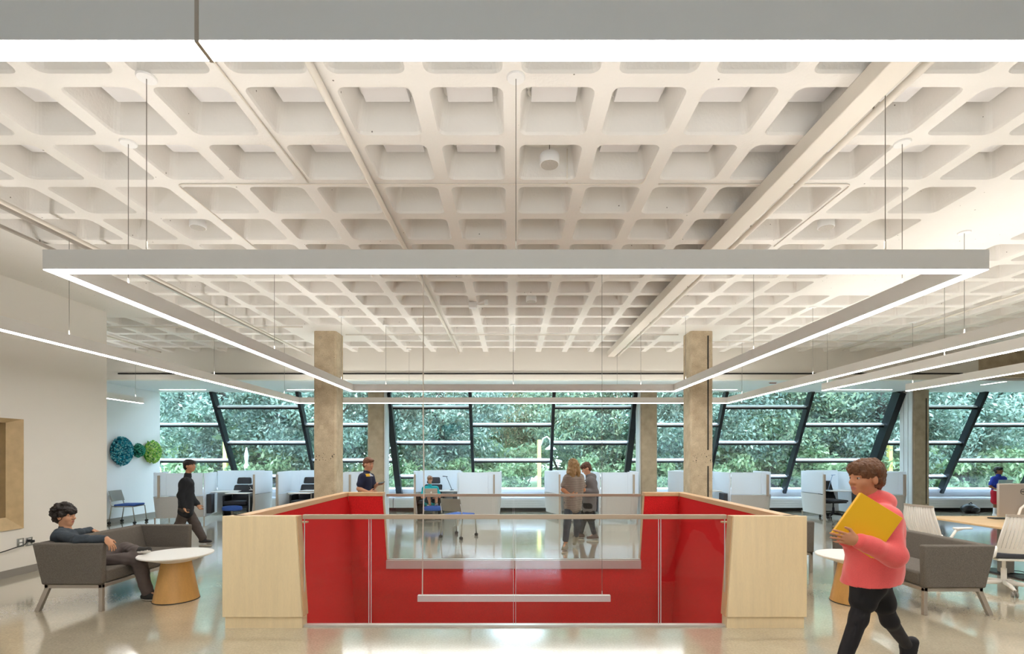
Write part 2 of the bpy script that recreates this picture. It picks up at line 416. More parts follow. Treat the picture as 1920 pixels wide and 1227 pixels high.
# ------------------------------------------------------------------ bulkhead, soffit, columns
ZS = 3.424
struct(MB().box(-13.4, 10.86, 11.66, 11.85, ZS, ZC+.3), 'bulkhead', M_BULK, 'cream bulkhead across the room above the windows', 'bulkhead')['kind'] = 'structure'
struct(MB().box(10.86, 13.6, 11.70, 12.1, ZS+.06, ZC+.3), 'beam_right', M_CONC, 'bare concrete beam at the right end of the bulkhead', 'beam')
struct(MB().box(13.6, 20, 11.66, 11.85, ZS, ZC+.3), 'bulkhead_right', M_BULK, 'cream bulkhead beyond the concrete beam', 'bulkhead')['kind'] = 'structure'
struct(MB().box(-13.4, 20, 11.85, 14.02, ZS, ZS+.12), 'soffit', M_SOFF, 'low pale blue white soffit along the window wall', 'ceiling')['kind'] = 'structure'
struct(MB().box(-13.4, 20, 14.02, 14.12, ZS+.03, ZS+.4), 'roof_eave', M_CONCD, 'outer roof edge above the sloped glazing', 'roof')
sd = MB().box(-9.16, 10.48, 11.635, 11.66, 3.545, 3.575)
tag(sd.build('slot_diffuser', M_SLOT), 'long thin black air slot running along the cream bulkhead', 'air diffuser')
def column(x, y, w, ztop, label, board=None, slot=None, collar=False):
    c = thing('column', label, 'column', (x, y, 0), kind='structure')
    ch = .03; h = w/2
    poly = [(-h+ch, -h), (h-ch, -h), (h, -h+ch), (h, h-ch), (h-ch, h), (-h+ch, h), (-h, h-ch), (-h, -h+ch)]
    if collar:
        MB().prism(poly, 'z', 0, 1.52).build('shaft', M_CONC, c)
        MB().prism(poly, 'z', 1.70, ztop).build('shaft', M_CONC, c)
        MB().prism([(p[0]*.985, p[1]*.985) for p in poly], 'z', 1.50, 1.72).build('cast_joint', M_CONC, c)
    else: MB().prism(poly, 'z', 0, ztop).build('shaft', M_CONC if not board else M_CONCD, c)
    if board:
        s = board
        x0 = s*h
        for i in range(3):
            y0 = -h+.01+i*(w/3)
            MB().box(min(x0, x0+s*.03), max(x0, x0+s*.03), y0, y0+w/3-.018, 0, ztop).build('side_board', M_BOARD, c)
    if slot:
        for z0, z1 in slot: MB().box(h*.55-.012, h*.55+.012, -h-.006, -h+.02, z0, z1).build('slot', M_SLOT, c)
    return c
cw = .435
colL = column(XS-3.655, 9.925, cw, ZC, 'near concrete column left of the stair opening', collar=True)
colR = column(XS+3.655, 9.925, cw, ZC, 'near concrete column right of the stair opening with a dark groove', collar=True, slot=((1.76, 3.98), (.3, 1.45)))
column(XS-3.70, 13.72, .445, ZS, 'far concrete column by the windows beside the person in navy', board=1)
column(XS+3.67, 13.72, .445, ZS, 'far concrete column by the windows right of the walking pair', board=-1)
column(11.04, 13.72, .445, ZS, 'concrete column by the windows on the far right', board=-1, slot=((.35, 3.2),))
# bug holes and form marks on the near columns
for cx, seed in ((XS-3.655, 3), (XS+3.655, 5)):
    r_ = random.Random(seed); mb = MB()
    for i in range(26):
        zz = r_.uniform(1.52, 1.7) if i < 17 else r_.uniform(1.0, 3.9)
        mb.ball((cx+r_.uniform(-.19, .19), 9.925-cw/2+.004, zz), (r_.uniform(.004, .012), .006, r_.uniform(.004, .012)), 6, 4)
    o = mb.build('pit', M_SLOT, colL if seed == 3 else colR); o.location = (-cx, -9.925, 0); o['kind'] = 'stuff'
mb = MB().ball((0, 0, 0), (.035, .008, .035), 10, 6); mb.build('anchor_scar', M_CONCD, colL).location = (-.09, -cw/2, 3.94)
for (px, pz, lab) in ((-.095, 3.00, 'small square cover plate high on the near left column'), (-.06, 2.20, 'small cover plate midway up the near left column')):
    s = .037
    o = MB().box(-s, s, -.012, .0, -s*1.1, s*1.1).build('cover_plate', mat('plate_beige', '#cdbd9f', .5), bevel=.003)
    o.location = (XS-3.655+px, 9.925-cw/2, pz); tag(o, lab, 'cover plate')

# ------------------------------------------------------------------ sloped window wall
YT, ZT, YBt, ZBt = 14.0, ZS, 15.43, .565
def SP(x, t, off=0.):            # point on the glazing plane; off pushes along its inner normal
    dy, dz = YBt-YT, ZBt-ZT; L_ = math.hypot(dy, dz)
    ny, nz = dz/L_, -dy/L_       # towards the room and down
    return (x, YT+dy*t+ny*off, ZT+dz*t+nz*off)
def t_at(py):
    lo, hi = 0., 1.
    for _ in range(40):
        m_ = (lo+hi)/2; p = SP(0, m_)
        if EYE-(py-855)/F*p[1] > p[2]: hi = m_
        else: lo = m_
    return lo
MX = [-13.14, -10.7, -8.33, -5.95, -3.42, -1.165, 1.165, 3.42, 5.95, 8.33, 10.7, 13.14, 15.6, 18.0]
TA = [t_at(y) for y in (764, 831, 894)]; TB = [t_at(y) for y in (797.5, 864)]
dirv = Vector(SP(0, 1))-Vector(SP(0, 0)); dirv.normalize()
nrm = Vector(SP(0, 0, 1))-Vector(SP(0, 0, 0))
def slab(mb, x0, x1, t0, t1, o0, o1):
    mb.hexa([SP(x0, t0, o0), SP(x1, t0, o0), SP(x1, t1, o0), SP(x0, t1, o0), SP(x0, t0, o1), SP(x1, t0, o1), SP(x1, t1, o1), SP(x0, t1, o1)])
    return mb
Ls = (Vector(SP(0, 1))-Vector(SP(0, 0))).length
for i in range(len(MX)-1):
    x0, x1 = MX[i], MX[i+1]
    typ = 'AB'[(i) % 2]     # bay between -13.14 and -10.7 is A
    where = 'window bay %s' % {0: 'hidden beyond the far left wall', 1: 'next to the felt balls on the far left', 2: 'behind the left dark lounge chair', 3: 'left of and behind the near left column',
             4: 'behind the child with a laptop', 5: 'in the middle of the window wall', 6: 'behind the walking pair', 7: 'behind the near right column', 8: 'right of the near right column',
             9: 'behind the person in the coral hoodie', 10: 'right of the far right column', 11: 'behind the boy in red shorts', 12: 'outside the frame on the far right'}[i]
    w = thing('window_%d' % (i+1), 'sloped ' + where, 'window', (0, 0, 0), kind='structure')
    big = abs(x0) in (3.42, 10.7)
    for edge, (xm, side) in enumerate(((x0, 'left'), (x1, 'right'))):
        if edge == 1 and i < len(MX)-2: continue
        wd_ = .042
        slab(MB(), xm-wd_, xm+wd_, -.02, 1.0, -.03, .16).build('mullion', M_STEEL, w)
    for xm in (x0,):
        if abs(abs(xm)-3.42) < .01 or abs(abs(xm)-10.7) < .01:
            sgn = 1 if xm > 0 else -1
            slab(MB(), xm-.085, xm+.085, -.02, 1.0, .16, .30).build('structural_rafter', M_STEEL, w)
    for t in (TA if typ == 'A' else TB):
        h = .026/Ls
        tr = slab(MB(), x0+.04, x1-.04, t-h, t+h, -.02, .10).build('transom', M_STEEL, w)
        slab(MB(), x0+.04, x1-.04, t-h-.034/Ls, t-h, -.02, .098).build('top_bead', M_ALU, tr)  # pale strip paints the sky-lit top face of the dark transom
    slab(MB(), x0+.04, x1-.04, 0.965, 1.0, -.02, .09).build('bottom_rail', M_ALU, w)
    slab(MB(), x0+.03, x1-.03, -.01, .99, -.006, .006).build('pane', M_GLASSW, w)
# sill curb and radiator covers
for (x0, x1, lab) in ((-12.9, -3.5, 'white radiator cover under the windows on the left'), (-3.5, 3.5, 'white radiator cover under the middle windows'),
                      (3.5, 10.9, 'white radiator cover under the windows right of middle'), (10.9, 19.9, 'white radiator cover under the windows on the far right')):
    rc = thing('radiator_cover', lab, 'radiator cover', ((x0+x1)/2, 14.75, 0)); hw = (x1-x0)/2-.01
    MB().box(-hw, hw, .05, .75, .37, .405).build('ledge', M_PAINTW, rc, bevel=.006)
    MB().box(-hw, hw, .60, .74, .405, .575).build('curb', M_PAINTW, rc)
    mb = MB()
    for j in range(4): mb.box(-hw, hw, .0, .04, .115+j*.066, .115+j*.066+.060)
    mb.box(-hw, hw, .02, .06, .115, .37)
    mb.build('louvre_front', M_RAD, rc)
    MB().box(-hw, hw, .35, .42, 0, .37).build('toe_kick', mat('toe_kick_grey', '#77736f', .6), rc)
# ------------------------------------------------------------------ pendant light lines
LZ = 2.84; LH = .13; LW = .075
def beam_path(pts, closed, w=LW):
    """left / right offset polylines of a mitred run in plan"""
    n = len(pts); out = []
    P = [Vector((p[0], p[1])) for p in pts]
    for i in range(n):
        a = P[(i-1) % n] if (closed or i > 0) else None; b = P[(i+1) % n] if (closed or i < n-1) else None
        d1 = (P[i]-a).normalized() if a is not None else (b-P[i]).normalized()
        d2 = (b-P[i]).normalized() if b is not None else d1
        n1 = Vector((-d1.y, d1.x)); n2 = Vector((-d2.y, d2.x)); m_ = n1+n2
        m_ = m_/max(m_.dot(n1), 1e-6)
        out.append((P[i]+m_*w/2, P[i]-m_*w/2))
    return out
def run(pts, closed, z0, z1, w):
    o = beam_path(pts, closed, w); n = len(pts); mb = MB(); v = []
    for l, r in o: v += [(l.x, l.y, z0), (r.x, r.y, z0), (r.x, r.y, z1), (l.x, l.y, z1)]
    f = []
    for i in range(n if closed else n-1):
        j = (i+1) % n
        for k in range(4): f.append((4*i+k, 4*i+(k+1) % 4, 4*j+(k+1) % 4, 4*j+k))
    if not closed: f += [(0, 1, 2, 3), (4*(n-1)+3, 4*(n-1)+2, 4*(n-1)+1, 4*(n-1))]
    return mb.add(v, f)
CAN = None
def pendant(label, pts, closed, cables, group=None, z=LZ, canopy=True, up=True, seams=(), h=LH, w=LW, lens=True):
    c = Vector((sum(p[0] for p in pts)/len(pts), sum(p[1] for p in pts)/len(pts)))
    t = thing('pendant_light', label, 'pendant light', (c.x, c.y, z), 0, group)
    lp = [(p[0]-c.x, p[1]-c.y) for p in pts]
    run(lp, closed, .004, h, w).build('housing', M_HOUS, t)
    if lens: run(lp, closed, 0, .005, w-.006).build('lens', M_LENS, t)
    if up: run(lp, closed, h-.002, h+.0006, w-.02).build('uplight_lens', M_LENSUP, t)
    for (x, y) in cables:
        x -= c.x; y -= c.y
        cb = MB().tube([(x, y, h-.0), (x, y, ZC-z)], .0028, 5).build('cable', M_CABLE, t)
        MB().tube([(x, y, h), (x, y, h+.05)], .006, 6).build('gripper', M_CORD, cb)
        MB().lathe([(.055, -.012), (.06, -.004), (.06, 0)], (x, y, ZC-z), 20).build('canopy', M_HOUS, cb)
    for (x, y, sx, sy) in seams:
        MB().box(x-c.x-sx, x-c.x+sx, y-c.y-sy, y-c.y+sy, -.002, h+.001).build('joint', M_TAUPE, t)
    return t
x1 = 2.99
sq = [(XS-x1, 3.24), (XS+x1, 3.24), (XS+x1, 9.27), (XS-x1, 9.27)]
pendant('square loop of linear pendant light hanging over the stair opening', sq, True,
        [(XS-2.36, 3.2), (XS, 3.2), (XS+2.36, 3.2), (XS-x1, 3.87), (XS+x1, 3.87), (XS-x1, 6.25), (XS+x1, 6.25), (XS-x1, 8.7), (XS+x1, 8.7), (XS-2.36, 9.27), (XS, 9.27), (XS+2.36, 9.27)])
x2 = 4.87
big = [(XS-x2, 1.475), (XS+x2, 1.475), (XS+x2, 11.36), (XS-x2, 11.36)]
pendant('largest square loop of linear pendant light, its near side crossing the top', big, True,
        [(XS-x2, 3.0), (XS-x2, 5.48), (XS-x2, 8.15), (XS-x2, 10.66), (XS+x2, 3.0), (XS+x2, 5.42), (XS+x2, 8.15), (XS+x2, 10.66),
         (XS-2.36, 11.36), (XS, 11.36), (XS+2.36, 11.36), (XS-.96, 1.475), (XS, 1.475)],
        seams=((XS-.93, 1.475, .006, LW/2+.001),))
pendant('straight linear pendant light on the right, nearer the square loops', [(5.70, 9.16), (5.70, 1.2)], False, [(5.70, 9.05), (5.70, 6.6), (5.70, 4.1)])
pendant('straight linear pendant light farthest right', [(7.28, 9.22), (7.28, 1.2)], False, [(7.28, 9.1), (7.28, 6.6), (7.28, 4.1)])
pendant('short linear pendant light in the alcove above the felt balls', [(-8.42, 11.4), (-8.42, 8.9)], False, [(-8.42, 11.2), (-8.42, 9.1)], z=LZ)
pendant('unlit linear pendant hung low inside the stairwell', [(XS-1.19, 6.2), (XS+1.19, 6.2)], False, [(XS+1.09, 6.2)], z=-.155, h=.079, w=.06, lens=False, up=False)
# extra run added out of frame as fill light for the right side
pendant('straight linear pendant light out to the far right', [(10.2, 9.0), (10.2, 1.2)], False, [(10.2, 8.9), (10.2, 1.4)])
pc = MB().tube([(XS-1.135, 6.2, -.08), (XS-1.13, 6.2, .6), (XS-1.115, 6.2, 1.3), (XS-1.125, 6.2, 2.2), (XS-1.12, 6.2, ZC)], .0075, 6).build('power_cord', M_CORD)
tag(pc, 'thicker white power cord dropping from the ceiling to the stairwell pendant', 'power cord')
for (a, b, lab) in ((( -9.44, 13.43), (-8.22, 13.43), 'recessed light strip in the soffit beside the felt balls'), ((-6.02, 13.43), (-4.8, 13.43), 'recessed light strip in the soffit left of the near left column'),
                    ((4.8, 13.43), (6.03, 13.43), 'recessed light strip in the soffit right of the near right column'), ((8.65, 13.43), (10.18, 13.43), 'recessed light strip in the soffit left of the far right column'),
                    ((11.78, 11.95), (11.74, 12.52), 'recessed light strip running away along the far right soffit')):
    mx_, my_ = (a[0]+b[0])/2, (a[1]+b[1])/2
    t = thing('recessed_light', lab, 'recessed light', (mx_, my_, ZS))
    run([(a[0]-mx_, a[1]-my_), (b[0]-mx_, b[1]-my_)], False, -.006, .002, .055).build('lens', M_RECESS, t)
    run([(a[0]-mx_, a[1]-my_), (b[0]-mx_, b[1]-my_)], False, -.003, .004, .08).build('trim', M_HOUS, t)

# ------------------------------------------------------------------ pipes, raceway, conduits, speakers under the ceiling
def solo_tube(name, pts, r, m, label, cat, group=None, n=8):
    return tag(MB().tube(pts, r, n).build(name, m, smooth=True), label, cat, group)
def bent(pts, r=.06):
    """round the corners of a polyline"""
    out = [Vector(pts[0])]
    for i in range(1, len(pts)-1):
        p = Vector(pts[i]); a = (Vector(pts[i-1])-p).normalized(); b = (Vector(pts[i+1])-p).normalized()
        for k in range(5):
            t = k/4; out.append((p+a*r)*(1-t)**2+p*2*t*(1-t)+(p+b*r)*t*t)
    return out+[Vector(pts[-1])]
solo_tube('ceiling_pipe', [(-1.235, 1.0, ZC-.03), (-1.235, 11.6, ZC-.03)], .026, M_PIPE, 'white pipe running away under the ceiling left of centre', 'pipe')
t = thing('ceiling_raceway', 'flat white raceway with a pipe along the ceiling right of centre', 'raceway', (2.29, 6, ZC))
MB().box(-.085, .085, -5, 5.6, -.13, 0).build('channel', M_PIPE, t, bevel=.006)
MB().tube([(.165, -5, -.10), (.165, 5.6, -.10)], .027, 10).build('pipe', M_PIPE, t, smooth=True)
for i, y in enumerate((-2.6, -.85, 1.0, 2.9)): MB().tube([(.165, y, -.1), (.165, y, 0)], .006, 6).build('hanger', M_CABLE, t)
solo_tube('ceiling_pipe', bent([(-4.62, 1.2, ZC-.12), (-4.62, 11.5, ZC-.12)]), .022, M_PIPE, 'slim white pipe hung below the ceiling towards the left wall', 'pipe')
t = thing('strut_rail', 'grey strut rail with short hangers along the ceiling on the left', 'rail', (-4.86, 6, ZC))
MB().box(-.02, .02, -4.6, 4.6, -.06, -.035).build('channel', M_METAL, t)
for y in (-3.4, -1.9, -.9, .6, 2.1, 3.6): MB().tube([(0, y, -.05), (0, y, 0)], .006, 6).build('hanger', M_CABLE, t)
t = thing('strut_rail', 'second grey strut rail nearest the left wall', 'rail', (-5.28, 5, ZC))
MB().box(-.02, .02, -3.6, 1.2, -.06, -.035).build('channel', M_METAL, t)
for y in (-3, -1.2, .6): MB().tube([(0, y, -.05), (0, y, 0)], .006, 6).build('hanger', M_CABLE, t)
yk = lambda k: D0+k*S
z_ = ZC-.008
solo_tube('conduit', bent([(-2.98, yk(5)+.2, z_), (-2.98, yk(1), z_), (1.16*1, yk(1), z_), (1.16, yk(1)-.25, z_), ]), .006, M_PIPE, 'thin conduit crossing the coffers from left to centre', 'conduit')
solo_tube('conduit', bent([(-1.86, .8, z_), (-1.80, yk(1)-.03, z_)]), .007, M_PIPE, 'thin conduit along the rib towards the left, ending at the crossing conduit', 'conduit')
solo_tube('conduit', bent([(1.3, yk(1), z_), (3.02, yk(1), z_), (3.02, yk(3)+.1, z_)]), .006, M_PIPE, 'thin conduit turning a corner under the coffers on the right', 'conduit')
solo_tube('conduit', [(-9.8, yk(9), ZC-.02), (-3.9, yk(9), ZC-.02)], .010, M_PIPE, 'thin conduit crossing the ceiling left of the near left column', 'conduit')
solo_tube('conduit', [(-3.3, yk(10), ZC-.02), (3.3, yk(10), ZC-.02)], .009, M_PIPE, 'thin conduit crossing the ceiling between the two near columns', 'conduit')
solo_tube('conduit', [(3.95, yk(11.0), ZC-.02), (9.8, yk(11.0), ZC-.02)], .009, M_PIPE, 'thin conduit crossing the ceiling right of the near right column', 'conduit')
solo_tube('ceiling_pipe', [(-8.0, 8.6, ZC-.06), (-8.0, 11.4, ZC-.06)], .018, M_PIPE, 'white pipe above the alcove on the far left', 'pipe')
solo_tube('ceiling_pipe', [(7.4, 4.0, ZC-.06), (7.4, 11.2, ZC-.06)], .016, M_PIPE, 'white pipe along the ceiling on the far right', 'pipe')
M_GRILLE = mat('speaker_grille', '#b9b3ab', .7, fine=.2, fscale=500)
def speaker(x, y, zb, label, r=.082, h=.085):
    t = thing('ceiling_speaker', label, 'speaker', (x, y, zb))
    MB().lathe([(r*.96, 0), (r, .006), (r, h-.012), (r*.9, h)], (0, 0, 0), 28).build('can', M_HOUS, t, smooth='angle')
    MB().lathe([(r*.88, -.003), (r*.88, .004)], (0, 0, 0), 28).build('grille', M_GRILLE, t)
    MB().tube([(0, 0, h), (0, 0, ZC+DEPTH-zb)], .004, 6).build('stem', M_CABLE, t)
speaker(.31, 4.14, ZC-.015, 'white can speaker hanging in a coffer right of centre')
speaker(-3.36, yk(2)+.30, ZC+.02, 'white can speaker in a coffer over the left, before the strut rail')
speaker(3.36, yk(2)+.30, ZC+.02, 'white can speaker in a coffer over the right')
speaker(.30, yk(5)+.9+.01, ZC-.02, 'white can speaker in a far coffer behind the square light')
solo_tube('speaker_wire', [(.47, 4.27, ZC+.2), (.48, 4.36, ZC+.02), (.49, yk(1), ZC-.004)], .005, M_PIPE, 'thin wire curling down beside the hanging can speaker', 'wire')
t = thing('ceiling_camera', 'small white camera on a bracket under a far coffer rib', 'camera', (-.62, 7.9, ZC))
MB().box(-.06, .06, -.05, .05, -.09, 0).build('bracket', M_HOUS, t, bevel=.008); MB().tube([(0, 0, -.05), (.2, -.12, -.02)], .014, 8).build('arm', M_HOUS, t)
MB().tube([(.22, -.12, -.07), (.22, -.12, .0)], .03, 12).build('head', M_HOUS, t)
t = thing('alarm_light', 'small dark red alarm lens under the soffit on the right', 'alarm light', (6.3, 12.1, ZS))
MB().box(-.09, .09, -.03, .03, -.015, 0).build('base', M_HOUS, t); MB().box(-.075, .075, -.02, .02, -.03, -.015).build('lens', mat('dark_red_lens', '#7a2322', .3), t)
# ------------------------------------------------------------------ stair guards
def guard_wall(s, label):
    """s=-1 left, +1 right; wood end return, felt inner faces, wood cap"""
    t = thing('stair_guard', label, 'guard wall', (XS+s*2.68, 6.4, 0))
    ox, oy = XS+s*2.68, 6.4
    X = lambda x: x-ox
    def pr(poly, a, b): return MB().prism([(X(XS+s*p[0]), p[1]) for p in poly], 'y', a-oy, b-oy)
    pr([(2.785, .11), (2.025, .11), (2.088, 1.075), (2.785, 1.075)], 4.77, 4.80).build('end_panel', M_MAPLE, t, bevel=.003)
    pr([(2.765, 0), (2.03, 0), (2.03, .108), (2.765, .108)], 4.785, 4.90).build('plinth', M_MAPLE, t)
    pr([(2.76, .108), (2.018, .108), (2.082, 1.07), (2.76, 1.07)], 4.80, 4.90).build('end_body', M_MAPLED, t)
    # side wall: wood outside, felt inside
    pr([(2.72, 0), (2.56, 0), (2.63, 1.01), (2.72, 1.01)], 4.90, 8.02).build('core', M_MAPLE, t)
    pr([(2.559, -.0), (2.535, -.0), (2.605, 1.012), (2.629, 1.012)], 4.90, 7.88).build('felt_panel', M_RED, t)
    pr([(2.73, 1.012), (2.60, 1.012), (2.607, 1.07), (2.73, 1.07)], 4.80, 8.03).build('cap', M_MAPLED, t, bevel=.003)
    # far return
    pr([(2.60, 0), (2.00, 0), (2.068, 1.012), (2.60, 1.012)], 7.905, 8.02).build('far_core', M_MAPLED, t)
    pr([(2.58, -.122), (1.992, -.122), (2.000, 0.), (2.066, 1.012), (2.60, 1.012)], 7.88, 7.904).build('far_felt_panel', M_RED, t)
    pr([(2.60, 1.013), (2.055, 1.013), (2.058, 1.07), (2.60, 1.07)], 7.87, 8.03).build('far_cap', M_MAPLED, t, bevel=.003)
    pr([(2.10, .99), (2.035, .99), (2.035, 1.005), (2.10, 1.005)], 4.90, 4.95).build('inner_lip', M_MAPLED, t)
    return t
guard_wall(-1, 'left stair guard with pale maple end panel and red felt inner faces')
guard_wall(1, 'right stair guard with pale maple end panel and red felt inner faces')
def glass_rail(y, xs, zr, label, wr, hr):
    t = thing('glass_railing', label, 'railing', (XS, y, 0))
    a, b = xs[0], xs[-1]
    MB().box(a, b, -wr/2, wr/2, zr-hr, zr).build('handrail', M_RAILW, t, bevel=.003)
    for i in range(len(xs)-1):
        g = MB().box(xs[i]+.012, xs[i+1]-.012, -.0065, .0065, .006, zr-hr+.004).build('glass_panel', M_GLASSG, t)
        for xe in (xs[i]+.0105, xs[i+1]-.0105): MB().box(xe-.0018, xe+.0018, -.0066, .0066, .02, zr-hr).build('polished_edge', mat('glass_edge', '#dfe6e6', .25), g)
    MB().box(a, b, -.03, .03, 0, .018).build('base_channel', mat('pale_channel', '#ddd8d2', .3, .4), t)
    return t
glass_rail(4.85, [-2.045, -1.40, 0., 1.405, 2.045], 1.08, 'front glass railing of the stair opening with a taupe handrail', .05, .042)
glass_rail(7.93, [-2.01, 0., 2.01], 1.045, 'rear glass railing of the stair opening', .045, .040)

# ------------------------------------------------------------------ lounge sofas
def sofa(loc, rz, label, length=1.50, group='grey settees with angled arms'):
    t = thing('settee', label, 'sofa', loc, rz, group)
    hl = length/2
    for y0, y1 in ((-hl, -hl+.075), (hl-.075, hl)):
        MB().prism([(-.265, .285), (.365, .285), (.375, .725), (-.37, .725)], 'y', y0, y1).build('arm', M_FAB, t, bevel=.018, seg=3)
    MB().prism([(-.27, .285), (-.15, .285), (-.265, .725), (-.365, .725)], 'y', -hl+.07, hl-.07).build('backrest', M_FAB, t, bevel=.018, seg=3)
    MB().box(-.20, .365, -hl+.077, hl-.077, .29, .435).build('seat', M_FAB, t, bevel=.025, seg=3)
    fr = MB()
    fr.box(-.25, .36, -hl+.02, -hl+.06, .245, .284); fr.box(-.25, .36, hl-.06, hl-.02, .245, .284)
    fr.box(.32, .36, -hl+.02, hl-.02, .245, .284); fr.box(-.25, -.21, -hl+.02, hl-.02, .245, .284)
    fr.build('frame', M_METAL, t, bevel=.004)
    for sy in (-1, 1):
        y = sy*(hl-.04)
        MB().box(.322, .36, y-.02, y+.02, 0, .25).build('leg', M_METAL, t, bevel=.004)
        MB().hexa([(-.36, y-.02, 0), (-.31, y-.02, 0), (-.31, y+.02, 0), (-.36, y+.02, 0), (-.25, y-.02, .25), (-.20, y-.02, .25), (-.20, y+.02, .25), (-.25, y+.02, .25)]).build('leg', M_METAL, t, bevel=.004)
    return t
s1 = sofa((-4.70, 6.03, 0), 0, 'grey settee on the left with a person lounging on it')
copy_tree(s1, (4.615, 5.90, 0), PI, label='grey settee on the right behind the person in the coral hoodie')
copy_tree(s1, (-3.86, 8.10, 0), PI, label='grey settee half hidden behind the left stair guard')
copy_tree(s1, (3.89, 7.80, 0), 0, label='grey settee half hidden behind the right stair guard')
def side_table(loc, label):
    t = thing('side_table', label, 'side table', loc, 0, 'round white side tables on cone bases')
    MB().lathe([(.232, .008), (.228, .02), (.150, .43), (.148, .44)], n=48).build('base', M_CONE, t, smooth='angle')
    MB().lathe([(.236, 0), (.236, .008)], n=48).build('base_trim', M_BLACK, t)
    MB().lathe([(.16, .44), (.175, .445), (.36, .505), (.375, .512), (.378, .520), (.374, .527)], n=56).build('top', M_TTOP, t, smooth='angle')
    return t
tb = side_table((-3.86, 5.76, 0), 'round white table on a wooden cone base in front of the lounging person')
copy_tree(tb, (3.86, 5.66, 0), label='round white table on a wooden cone base behind the person in the coral hoodie')

# ------------------------------------------------------------------ guest chairs on castors
def guest_chair(loc, rz, label):
    """faces local +x"""
    t = thing('guest_chair', label, 'chair', loc, rz, 'blue seated guest chairs on castors')
    MB().box(-.20, .25, -.23, .23, .43, .475).build('seat', M_BLUE, t, bevel=.02, seg=3)
    MB().box(-.20, .23, -.215, .215, .405, .428).build('seat_pan', M_GREYP, t, bevel=.008)
    mb = MB(); n = 8; v = []
    for k in range(n+1):
        y = -.235+.47*k/n; bow = .04*(1-(y/.235)**2)
        for (z, dx) in ((.545, 0), (.80, -.075)):
            v += [(-.235+dx-bow+.0, y, z), (-.218+dx-bow, y, z)]
    f = []
    for k in range(n):
        a, b = 4*k, 4*k+4
        f += [(a, b, b+2, a+2), (a+1, a+3, b+3, b+1), (a, a+1, b+1, b), (a+2, b+2, b+3, a+3)]
    f += [(0, 2, 3, 1), (4*n, 4*n+1, 4*n+3, 4*n+2)]
    mb.add(v, f).build('backrest', M_GREYP, t, smooth='angle')
    for s in (-1, 1):
        rl = MB().tube([(-.295, s*.235, .70), (-.235, s*.245, .43), (-.285, s*.245, .075)], .0115, 8).build('leg', M_CHROME, t, smooth=True)
        fl_ = MB().tube([(-.235, s*.245, .43), (.20, s*.245, .425), (.235, s*.245, .40), (.275, s*.245, .075)], .0115, 8).build('leg', M_CHROME, t, smooth=True)
        for l_, x in ((rl, -.285), (fl_, .275)):
            w = MB()
            for dy in (-.018, .018):
                w.tube([(x, s*.245+dy-.008, .03), (x, s*.245+dy+.008, .03)], .03, 14)
            w.tube([(x, s*.245, .035), (x, s*.245, .08)], .009, 8)
            w.build('castor', M_BLACK, l_)
    return t
gc = guest_chair((-9.42, 12.30, 0), math.radians(8), 'blue seated castor chair against the far left wall under the felt balls')
copy_tree(gc, (-1.08, 10.18, 0), math.radians(62), label='blue seated castor chair standing alone beyond the stair opening')

# ------------------------------------------------------------------ work pods
def offs(path, d):
    n = len(path); out = []
    for i in range(n):
        a = Vector(path[max(i-1, 0)]); b = Vector(path[min(i+1, n-1)]); t_ = (b-a).normalized()
        out.append((path[i][0]-t_.y*d, path[i][1]+t_.x*d))
    return out
def curtain(path, z0, z1, th, flare=0.):
    """upright panel following a plan path; flare leans the foot inwards"""
    a = offs(path, th/2); b = offs(path, -th/2); lo = offs(path, flare)
    la, lb = offs(lo, th/2), offs(lo, -th/2); n = len(path); v = []
    for i in range(n): v += [(*la[i], z0), (*lb[i], z0), (*b[i], z1), (*a[i], z1)]
    f = []
    for i in range(n-1):
        p, q = 4*i, 4*i+4
        for k in range(4): f.append((p+k, p+(k+1) % 4, q+(k+1) % 4, q+k))
    f += [(0, 1, 2, 3), (4*n-1, 4*n-2, 4*n-3, 4*n-4)]
    return MB().add(v, f)
